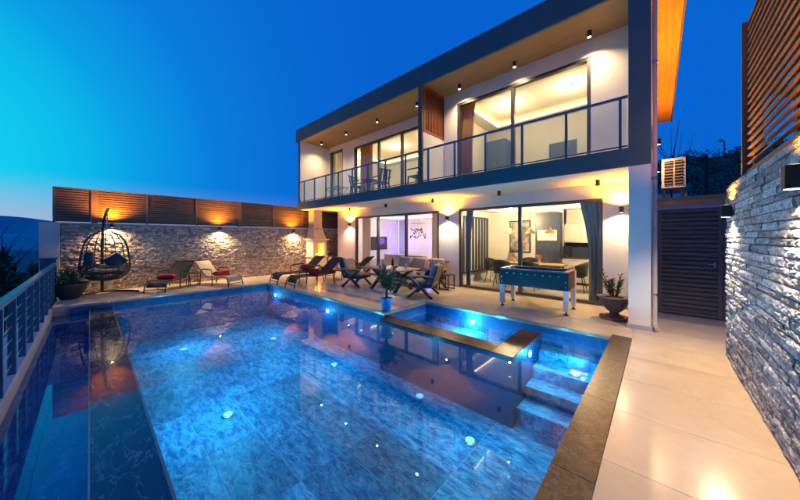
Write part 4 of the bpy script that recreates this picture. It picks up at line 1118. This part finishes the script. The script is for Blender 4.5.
# blue pot at the pool corner
bx_, by_ = -4.38, 4.36
bp = thing('flower_pot', 'blue flower pot standing on the pool corner by the spa', 'flower pot', (bx_, by_, .004))
MB().lathe([(.085, .004), (.09, .01), (.125, .24), (.135, .245), (.135, .285), (.12, .285), (.11, .25)], 24, (bx_, by_, 0)).build('pot', 'bluepot', bp, smooth=True)
MB().lathe([(.113, .25), (.05, .262)], 20, (bx_, by_, 0)).build('soil', 'soil', bp)
pp = thing('potted_plant', 'bushy green plant growing in the blue flower pot', 'plant', (bx_, by_, .26))
MB().tube([(bx_, by_, .25), (bx_ + .01, by_, .5), (bx_ - .01, by_ + .01, .75)], [.028, .022, .012], 8).build('trunk', 'bark', pp, smooth=True)
for k in range(22):
    a = rg.uniform(0, 6.3); rad = rg.uniform(.1, .38); zb_ = rg.uniform(.38, .7)
    b = (bx_, by_, zb_); tp = (bx_ + rad * math.cos(a), by_ + rad * math.sin(a), zb_ + rg.uniform(.0, .35))
    stm = MB().tube([b, tp], [.007, .003], 5).build('branch', 'bark', pp)
    mb = MB(); leaf_stem(mb, b, tp, 12, .12, .17, rg); mb.build('leaves', 'leaf' if k % 2 else 'leafd', stm)
# black bowl on the far left
cx, cy = -11.35, -.36
bo = thing('bowl_planter', 'black round bowl planter at the far left corner', 'planter', (cx, cy, 0))
MB().lathe([(.16, 0), (.18, .03), (.26, .16), (.31, .30), (.33, .36), (.35, .365), (.35, .40), (.32, .40), (.30, .34)], 32, (cx, cy, 0)).build('bowl', 'bowl', bo, smooth=True)
MB().lathe([(.31, .34), (.1, .375)], 20, (cx, cy, 0)).build('soil', 'soil', bo)
pb = thing('potted_plant', 'low spreading dark leafed plant in the black bowl planter', 'plant', (cx, cy, .36))
for k in range(16):
    a = rg.uniform(0, 6.3); rad = rg.uniform(.12, .46); hh = rg.uniform(.15, .42)
    b = (cx + .1 * math.cos(a), cy + .1 * math.sin(a), .36); tp = (cx + rad * math.cos(a), cy + rad * math.sin(a), .36 + hh)
    stm = MB().tube([b, tp], [.008, .004], 5).build('stem', 'leafd', pb)
    mb = MB(); leaf_stem(mb, b, tp, 10, .14, .2, rg); mb.build('leaves', 'leafd' if k % 3 else 'leaf', stm)

# ---- garden trees and shrubs
def tree(name, label, x, y, z, trunk_h, crown, n, size, m, group, rng, lean=0, cat='tree', clumps=9):
    t = thing(name, label, cat, (x, y, z), group)
    top = Vector((x + lean, y, z + trunk_h))
    MB().tube([(x, y, z - .3), (x + lean * .4, y + .02, z + trunk_h * .5), top], [.05 * trunk_h ** .6, .038 * trunk_h ** .6, .02 * trunk_h ** .6], 8).build('trunk', 'bark', t, smooth=True)
    cs = []; cz = z + trunk_h
    for _ in range(clumps):
        q = Vector((rng.gauss(0, .5), rng.gauss(0, .5), rng.gauss(0, .5)))
        if q.length > 1: q.normalize()
        c = top + Vector((q.x * crown[0], q.y * crown[1], q.z * crown[2]))
        cs.append((c, tuple(v_ * rng.uniform(.28, .5) for v_ in crown)))
        MB().tube([top - Vector((0, 0, trunk_h * .35)), c], [.014 * trunk_h ** .6, .004], 5).build('limb', 'bark', t)
    MB().leaves(cs, n, .15, 1, size, rng=rng).build('crown', m, t, kind='stuff')
    return t
rt = random.Random(8)
gsh = 'shrubs and trees beyond the left railing'
specs = [(-12.3, -1.75, 'dark leafy shrub beyond the railing, nearest the picture edge', 1.3, (.8, .35, .5), 'leafd'),
         (-13.9, -1.55, 'dark rounded shrub beyond the railing beside the sapling', 1.4, (.9, .35, .55), 'leafd'),
         (-16.2, -1.75, 'shrub beyond the railing pillar with orange lamp light on top', 1.75, (1.0, .4, .6), 'leafy'),
         (-18.6, -1.55, 'farther shrub behind the pillar, lit orange by a street lamp', 1.9, (1.1, .35, .7), 'leafy'),
         (-15.0, -2.6, 'broad dark shrub on the slope beyond the railing', 1.5, (1.5, .8, .9), 'leafd')]
for x, y, l, th, cr_, m in specs:
    z = slope_z(x, y) if y < -1 else -1.5
    tree('shrub', l, x, y, z, th, cr_, 1500, .13, m, gsh, rt, cat='shrub')
# sapling with bare twigs
t = thing('sapling_tree', 'thin dark sapling with sparse twigs at the left picture edge', 'tree', (-13.1, -1.62, -1.6), gsh)
MB().tube([(-13.1, -1.62, -1.7), (-13.12, -1.6, -.2), (-13.14, -1.6, .8), (-13.1, -1.58, 1.35)], [.07, .06, .045, .02], 8).build('trunk', 'bark', t, smooth=True)
for k in range(20):
    a = rt.uniform(0, 6.3); z0 = rt.uniform(.0, 1.2); l = rt.uniform(.35, .95)
    p0 = Vector((-13.13, -1.6, z0)); p1 = p0 + Vector((math.cos(a) * l * .6, math.sin(a) * l * .6, l * .7)); p2 = p1 + Vector((math.cos(a + .6) * l * .3, math.sin(a + .6) * l * .3, l * .4))
    MB().tube([p0, p1, p2], [.014, .008, .003], 5).build('limb', 'bark', t)
MB().leaves([(Vector((-13.13, -1.6, .7)), (.3, .3, .55))], 260, 0, 1, .13, rng=rt).build('crown', 'leafd', t, kind='stuff')

# ---- hillside behind the gate
rh = random.Random(14)
gw = 'trees on the hillside behind the gate'
kinds = ['rounded dark tree', 'olive green tree', 'tall narrow tree']
mbw = MB()
for _ in range(900):
    x = rh.uniform(-25, 60); y = rh.uniform(26, 118); z = hill_z(x, y); r_ = rh.uniform(.8, 2.2)
    mbw.leaves([((x, y, z + r_ * .5), (r_, r_, r_ * .8))], 70, .3, 1, .26 + y * .003, rng=rh)
mbw.build('scrub_wood', 'leafd', None, kind='stuff', label='dark scrub wood covering the hillside behind the gate', cat='wood')
for i, (x, y, th, c) in enumerate([(1.2, 16, 1.6, (1.1, 1.1, .9)), (3.4, 20, 1.8, (1.6, 1.4, 1.2)), (6.2, 24, 2.2, (1.9, 1.6, 1.5))]):
    tree('hillside_tree', 'dark leafy tree on the hillside above the gate, %s from the villa' % ORD[i], x, y, hill_z(x, y), th, c, 5000, .12, 'leafd', gw, rh)
# bare tree by the villa corner
t = thing('bare_tree', 'leafless thin tree beside the villa corner above the air conditioner', 'tree', (.35, 15.5, 0))
MB().tube([(.35, 15.5, -.2), (.4, 15.5, 2.5), (.38, 15.5, 4.3), (.62, 15.5, 6.2)], [.05, .04, .028, .006], 7).build('trunk', 'bark', t, smooth=True)
for k in range(12):
    z0 = rh.uniform(2.6, 4.6); l = rh.uniform(.6, 1.7); a = rh.uniform(0, 6.3)
    p0 = Vector((.4, 15.5, z0)); p1 = p0 + Vector((math.cos(a) * l * .35, math.sin(a) * l * .35, l * .8)); p2 = p1 + Vector((math.cos(a) * l * .1, 0, l * .5))
    MB().tube([p0, p1, p2], [.012, .008, .003], 5).build('limb', 'bark', t)
# utility pole with lamp, and two small houses on the hill
t = thing('street_lamp', 'tall lamp pole on the hillside behind the right wall', 'street lamp', (4.35, 38, hill_z(4.35, 38)))
MB().tube([(4.35, 38, 2), (4.35, 38, 10.2)], [.08, .05], 8).build('pole', 'post', t)
MB().bar((4.35, 38, 10.15), (4.05, 37.4, 10.25), .04, .04).build('arm', 'post', t)
MB().lathe([(.1, -.1), (.2, 0), (.05, .1)], 10, (4.05, 37.4, 10.15)).build('lamp_head', 'chrome', t)
t = thing('utility_pole', 'brown wooden utility pole on the hillside behind the gate', 'utility pole', (2.9, 34, hill_z(2.9, 34)))
MB().tube([(2.9, 34, 1), (2.9, 34, 8.4)], [.16, .12], 8).build('pole', 'bark', t)
MB().bar((2.3, 34, 8.0), (3.5, 34, 8.0), .1, .1).build('cross_arm', 'bark', t)
for i, (x, y, l) in enumerate([(1.0, 40, 'small blue white hut on the hillside left of the utility pole')]):
    z = hill_z(x, y)
    hs = thing('hillside_house', l, 'house', (x, y, z))
    s_ = 1.1 if i == 0 else 1.5
    B(x - s_, x + s_, y - 1.2, y + 1.2, z - .6, z + 2.0).build('wall', 'plaster', hs)
    MB().add([(x - s_ - .2, y - 1.4, z + 2.0), (x + s_ + .2, y - 1.4, z + 2.0), (x + s_ + .2, y + 1.4, z + 2.0), (x - s_ - .2, y + 1.4, z + 2.0), (x - s_ - .2, y, z + 2.9), (x + s_ + .2, y, z + 2.9)],
             [(0, 1, 5, 4), (2, 3, 4, 5), (0, 4, 3), (1, 2, 5), (0, 3, 2, 1)]).build('roof', 'rooft', hs)
    B(x - .3, x + .3, y - 1.23, y - 1.201, z + .6, z + 1.4).build('window', 'screen', hs)

# ---- valley road with lamps
struct('road', MB().bar((-900, -260, -69.9), (-700, 260, -69.9), 8, .1), 'roadm')
gr = 'orange street lamps in the valley'
for k, (x, y, z) in enumerate([(-60, -6.2, -4.6), (-95, -4.8, -5.5), (-140, -13.0, -9.5)]):
    t = thing('street_lamp', 'orange street lamp down in the valley on the left, %s by distance' % ORD[k], 'street lamp', (x, y, z - 3), gr)
    MB().tube([(x, y, z - 14), (x, y, z)], .08, 6).build('pole', 'post', t)
    MB().lathe([(.12, -.25), (.22, -.05), (.22, .05), (.1, .2)], 10, (x, y, z)).build('lamp_head', 'em_orange', t)
t = thing('street_lamp', 'near orange street lamp lighting the shrubs beyond the pillar', 'street lamp', (-22, -1.55, -3), gr)
MB().tube([(-22, -1.55, -6), (-22, -1.55, .58)], .03, 8).build('pole', 'post', t)
MB().lathe([(.05, -.12), (.1, -.03), (.1, .03), (.05, .1)], 12, (-22, -1.55, .62)).build('lamp_head', 'em_orange', t)
light('street_light', 'POINT', (-20.9, -1.6, 1.0), t, (1, .4, .06), 300, size=.1)

# ================================================================== INTERIORS
def curtain(x0, x1, y, z0, z1, m, label, tie=0, amp=.035, per=.11):
    n = max(16, int((x1 - x0) / per * 8)); vs = []; fs = []; rows = 9
    for r_ in range(rows + 1):
        f_ = r_ / rows; z = z1 + (z0 - z1) * f_
        sh = 1 - .5 * abs(tie) * math.sin(min(1, f_ / .6) * math.pi / 2) if tie else 1
        for i in range(n + 1):
            t_ = i / n
            xx = x0 + (x1 - x0) * (t_ * sh if tie < 0 or tie == 0 else 1 - (1 - t_) * sh)
            vs.append((xx, y + amp * math.sin(t_ * (x1 - x0) / per * 2 * math.pi), z))
    for r_ in range(rows):
        for i in range(n):
            a = r_ * (n + 1) + i; fs.append((a, a + 1, a + n + 2, a + n + 1))
    mb = MB().add(vs, fs)
    o = mb.build('curtain', m, None, smooth=True, label=label, cat='curtain', group='curtains behind the sliding doors')
    md = o.modifiers.new('thickness', 'SOLIDIFY'); md.thickness = .006
curtain(-10.0, -9.45, 8.42, .03, 2.58, 'curt', 'cream curtain at the left end of the living room doors')
curtain(-6.1, -5.62, 8.42, .03, 2.58, 'curt', 'cream curtain at the right end of the living room doors')
curtain(-1.5, -.95, 8.42, .03, 2.58, 'curtb', 'blue grey tied curtain at the right end of the kitchen doors', tie=.8)
curtain(-4.7, -4.42, 8.42, .03, 2.58, 'curtb', 'blue grey tied curtain at the left end of the kitchen doors', tie=-.9)
curtain(-4.65, -4.1, 7.92, 3.21, 5.8, 'curtg', 'gold curtain in the right upper bedroom', tie=-.4)
curtain(-10.15, -9.35, 8.42, 3.21, 5.8, 'curtg', 'gold curtain at the left end of the left upper bedroom doors')
curtain(-12.0, -11.05, 8.45, 3.3, 5.8, 'curt', 'cream curtain behind the small upper window')
# kitchen
sp = thing('slat_partition', 'dark vertical slat partition on the left wall of the kitchen', 'partition', (-4.93, 9.4, .02))
B(-4.977, -4.90, 8.62, 10.5, .36, .42).build('bottom_rail', 'darkpan', sp)
B(-4.977, -4.90, 8.62, 10.5, 2.3, 2.36).build('top_rail', 'darkpan', sp)
for k in range(9): B(-4.975, -4.91, 8.64 + k * .228, 8.70 + k * .228, .421, 2.299).build('slat', 'darkpan', sp)
pc = thing('framed_picture', 'large dark abstract picture on the kitchen rear wall', 'picture', (-3.86, 10.97, 1.03))
B(-4.25, -3.48, 10.96, 10.999, 1.03, 2.24).build('frame', 'black', pc)
B(-4.21, -3.52, 10.945, 10.959, 1.07, 2.20).build('canvas', 'art1', pc)
tc_ = thing('tall_cabinet', 'tall dark cabinet with built-in oven in the kitchen', 'cabinet', (-2.8, 10.8, .02))
B(-3.2, -2.43, 10.6, 10.999, .021, 2.45).build('carcass', 'darkpan', tc_)
B(-3.13, -2.52, 10.585, 10.599, 1.5, 1.86).build('niche_panel', 'cab', tc_)
B(-2.815, -2.80, 10.575, 10.599, .1, 1.4).build('door_handle', 'chrome', tc_)
kc = thing('kitchen_unit', 'cream kitchen drawer units with dark worktop and wall cupboards', 'kitchen unit', (-1.5, 11.1, .02))
B(-2.42, -.4, 10.88, 11.44, .10, .90).build('carcass', 'cab', kc)
B(-2.42, -.4, 10.93, 11.44, .021, .099).build('plinth', 'black', kc)
B(-2.42, -.38, 10.84, 11.44, .901, .945).build('worktop', 'counter', kc)
for i in range(3):
    x = -2.41 + i * .67
    for z0, z1 in ((.12, .36), (.375, .62), (.635, .88)):
        d = B(x, x + .655, 10.862, 10.879, z0, z1).build('drawer', 'cab', kc, bev=.003)
        B(x + .2, x + .46, 10.848, 10.861, z1 - .06, z1 - .04).build('handle', 'chrome', d)
B(-2.42, -.4, 11.43, 11.449, .946, 1.42).build('backsplash', 'darkpan', kc)
for i in range(4):
    x = -2.4 + i * .5
    d = B(x, x + .49, 11.1, 11.428, 1.43, 2.05).build('wall_cupboard', 'cab', kc, bev=.003)
    B(x + .43, x + .45, 11.085, 11.099, 1.5, 1.75).build('handle', 'chrome', d)
cm = thing('coffee_machine', 'black coffee machine on the kitchen worktop', 'coffee machine', (-2.3, 11.1, .945))
B(-2.4, -2.2, 10.95, 11.25, .946, 1.3).build('body', 'black', cm, bev=.01); B(-2.36, -2.24, 10.92, 10.949, .96, .98).build('drip_tray', 'chrome', cm)
# dining group
dt = thing('dining_table', 'wooden dining table inside the kitchen', 'table', (-3.1, 9.75, .02))
B(-4.0, -2.1, 9.35, 10.15, .72, .765).build('table_top', 'teak', dt, bev=.005)
for a in (-3.92, -2.24):
    for b in (9.42, 10.02): B(a, a + .06, b, b + .06, .021, .719).build('leg', 'black', dt)
def make_dchair():
    t = thing('dining_chair', '', 'chair')
    MB().pillow((0, 0, .46), .46, .46, .09, n=8, p=.2).build('seat', 'navyfab', t, smooth=True)
    vs = []; 
    mb = MB(); n = 12
    for r_ in range(5):
        for i in range(n + 1):
            a = R(90) + R(180) * i / n; rad = .26 + .03 * r_ / 4
            drop = .0 if r_ < 4 else 0
            zz = .47 + (.30 + .10 * math.sin(math.pi * i / n)) * r_ / 4
            vs.append((rad * math.cos(a), rad * math.sin(a), zz))
    mb.add(vs, [(r_ * (n + 1) + i, r_ * (n + 1) + i + 1, (r_ + 1) * (n + 1) + i + 1, (r_ + 1) * (n + 1) + i) for r_ in range(4) for i in range(n)])
    o = mb.build('backrest', 'sling', t, smooth=True); md = o.modifiers.new('thickness', 'SOLIDIFY'); md.thickness = .03
    for a in (-1, 1):
        for b in (-1, 1): MB().tube([(a * .14, b * .14, .42), (a * .22, b * .22, 0)], .012, 6).build('leg', 'black', t)
    return t
D0 = make_dchair(); gd = 'dark bucket chairs around the dining table'
for i, (x, y, rz, l) in enumerate([(-3.75, 9.05, 90, 'dark bucket chair at the near side of the dining table, left one'), (-2.9, 9.0, 90, 'dark bucket chair at the near side of the dining table, right one'),
                                   (-4.3, 9.6, 0, 'dark bucket chair at the left end of the dining table'), (-1.75, 9.6, 180, 'dark bucket chair at the right end of the dining table'),
                                   (-3.4, 10.45, -90, 'dark bucket chair at the far side of the dining table')]):
    place(D0, i == 0, (x, y, .021), R(rz), l, gd)
for i, x in enumerate((-3.75, -3.1, -2.5)):
    t = thing('pendant_lamp', 'brass cone pendant lamp over the dining table, %s one' % ('left', 'middle', 'right')[i], 'pendant lamp', (x, 9.72, 1.75), 'pendant lamps over the dining table')
    MB().tube([(x, 9.72, 1.92), (x, 9.72, 2.72)], .005, 6).build('cord', 'black', t)
    MB().lathe([(.17, 1.73), (.12, 1.80), (.035, 1.88), (.02, 1.93), (.03, 1.88), (.115, 1.80), (.165, 1.73)], 20, (x, 9.72, 0)).build('shade', 'brass', t, smooth=True)
    MB().lathe([(.02, 1.76), (.04, 1.79), (.02, 1.83)], 12, (x, 9.72, 0)).build('bulb', 'em_white', t)
for i, (x, y) in enumerate([(-3.6, 9.7), (-2.8, 9.65)]):
    t = thing('table_vase', 'small vase with orange flowers at the %s of the dining table' % ('left', 'right')[i], 'vase', (x, y, .766))
    MB().lathe([(.03, 0), (.05, .05), (.03, .12), (.035, .14)], 14, (x, y, .766)).build('vase', 'white', t, smooth=True)
    MB().leaves([((x, y, .98), (.09, .09, .08))], 60, 0, 1, .06, aspect=.8, rng=rh).build('flowers', mat('orange_flower%d' % i, (.6, .2, .03), .6), t, kind='stuff')
# living room
tv = thing('television', 'dark wall-mounted television in the living room', 'television', (-11.15, 10.5, .95))
B(-11.185, -11.14, 9.92, 11.15, .94, 1.64).build('casing', 'black', tv); B(-11.139, -11.135, 9.94, 11.13, .96, 1.62).build('screen', 'screen', tv)
tu = thing('media_unit', 'low grey media unit under the television', 'cabinet', (-11, 10.5, .02))
B(-11.185, -10.75, 9.4, 11.6, .12, .45).build('carcass', 'plaster_grey', tu, bev=.005)
for y in (9.45, 11.45): B(-11.1, -10.85, y, y + .06, .021, .119).build('foot', 'black', tu)
lw = thing('led_panel', 'tall wall panel edged with blue light strips in the living room', 'wall panel', (-10.7, 11.95, .02))
B(-10.95, -10.55, 11.93, 11.985, .021, 2.55).build('panel', 'plaster_grey', lw)
for x in (-11.04, -10.54): B(x, x + .07, 11.94, 11.97, .021, 2.55).build('light_strip', 'em_blue', lw)
light('strip_light', 'POINT', (-10.3, 11.5, 1.4), lw, (.22, .16, 1), 30, size=.2)
light('strip_light', 'POINT', (-8.4, 11.3, 1.4), lw, (.3, .2, 1), 34, size=.2)
ch = thing('chandelier', 'swirl chandelier of small glass drops in the living room', 'chandelier', (-8.42, 10.5, 1.4))
MB().tube([(-8.42, 10.5, 2.3), (-8.42, 10.5, 2.72)], .008, 6).build('rod', 'chrome', ch)
MB().tube([(-8.42 + .36 * math.cos(a * .2244), 10.5 + .36 * math.sin(a * .2244), 2.28) for a in range(29)], .014, 6).build('ring', 'chrome', ch, smooth=True)
mb = MB(); rc = random.Random(4)
for a in range(40):
    r_ = .36 if a < 22 else .18; an = a * .2856 if a < 22 else a * .349; zz = rc.uniform(1.55, 2.05)
    p = (-8.42 + r_ * math.cos(an), 10.5 + r_ * math.sin(an), zz)
    mb.lathe([(.004, -.05), (.028, -.025), (.024, .01), (.004, .04)], 6, p); mb.tube([(p[0], p[1], zz + .04), (p[0], p[1], 2.28)], .0015, 4)
mb.build('glass_drops', 'black', ch, kind='stuff')
ls = thing('living_sofa', 'cream sofa inside the living room', 'sofa', (-8.2, 9.5, .02))
B(-9.3, -7.0, 9.3, 10.1, .12, .42).build('base', 'cab', ls, bev=.04); B(-9.3, -7.0, 9.1, 9.32, .12, .85).build('backrest', 'cab', ls, bev=.04)
for x in (-9.5, -6.99): B(x, x + .19, 9.1, 10.1, .1, .6).build('arm', 'cab', ls, bev=.04)
# bedrooms
bd = thing('bed', 'cream upholstered bed in the right upper bedroom', 'bed', (-2.3, 10, 3.2))
B(-3.1, -1.5, 9.2, 10.9, 3.21, 3.7).build('mattress', 'cab', bd, bev=.06); B(-3.2, -1.4, 10.9, 10.99, 3.21, 4.3).build('headboard', 'taupe2', bd, bev=.02)
wr = thing('wardrobe', 'blue grey wardrobe in the right upper bedroom', 'wardrobe', (-4.5, 10.5, 3.2))
B(-4.98, -4.2, 10.4, 10.995, 3.21, 5.3).build('carcass', 'curtb', wr); B(-4.6, -4.585, 10.385, 10.399, 4.0, 4.5).build('handle', 'chrome', wr)
mr_ = thing('wall_mirror', 'wide framed mirror on the rear wall of the right upper bedroom', 'mirror', (-2.4, 10.98, 4.4))
B(-2.9, -1.95, 10.97, 10.995, 4.36, 4.95).build('frame', 'white', mr_); B(-2.85, -2.0, 10.96, 10.969, 4.41, 4.9).build('glass', 'curtb', mr_)
bd2 = thing('bed', 'cream bed in the left upper bedroom', 'bed', (-8, 10.8, 3.2))
B(-8.9, -7.2, 10.0, 11.9, 3.21, 3.7).build('mattress', 'cab', bd2, bev=.06); B(-9.0, -7.1, 11.9, 11.985, 3.21, 4.3).build('headboard', 'taupe2', bd2, bev=.02)
# balcony chairs
def make_bchair():
    t = thing('balcony_chair', '', 'chair')
    B(-.23, .23, -.23, .23, .42, .45).build('seat', 'navy', t, bev=.01)
    for k in range(4): MB().bar((-.21, -.18 + k * .12, .45), (-.30, -.18 + k * .12, .88), .06, .015, up=(1, 0, 0)).build('back_slat', 'navy', t)
    MB().bar((-.30, -.24, .88), (-.30, .24, .88), .03, .05).build('back_rail', 'navy', t)
    for a in (-.2, .2):
        for b in (-.2, .2): MB().bar((a, b, .42), (a * 1.15, b * 1.1, 0), .035, .035).build('leg', 'navy', t)
    for b in (-.25, .25): MB().bar((-.26, b, .65), (.2, b, .65), .04, .03).build('armrest', 'navy', t); 
    return t
C0 = make_bchair(); gb = 'chairs on the upper balcony'
for i, (x, y, rz, l) in enumerate([(-8.9, 7.25, 20, 'dark blue balcony chair left of the small balcony table'), (-7.6, 7.3, 170, 'dark blue balcony chair right of the small balcony table'), (-5.9, 7.3, 180, 'dark blue balcony chair beside the party wall')]):
    place(C0, i == 0, (x, y, 3.181), R(rz), l, gb)
t = thing('balcony_table', 'small round table between two balcony chairs', 'table', (-8.25, 7.3, 3.181))
MB().lathe([(.3, .60), (.31, .61), (.31, .63), (.3, .635)], 20, (-8.25, 7.3, 3.181)).build('table_top', 'navy', t); MB().lathe([(.2, 0), (.2, .02), (.03, .03), (.025, .6)], 16, (-8.25, 7.3, 3.181)).build('pedestal', 'navy', t)
t = thing('drying_rack', 'low folding rack standing at the left end of the balcony', 'rack', (-10.3, 7.2, 3.181))
for k in range(6): MB().tube([(-10.7 + k * .16, 6.95, 3.75), (-10.7 + k * .16, 7.5, 3.75)], .008, 5).build('bar', 'railmetal', t)
for y in (6.95, 7.5):
    MB().tube([(-10.75, y, 3.75), (-9.85, y, 3.75)], .011, 6).build('side_bar', 'railmetal', t)
    MB().tube([(-10.7, y, 3.75), (-9.95, y, 3.182)], .011, 6).build('leg', 'railmetal', t); MB().tube([(-9.9, y, 3.75), (-10.65, y, 3.182)], .011, 6).build('leg', 'railmetal', t)
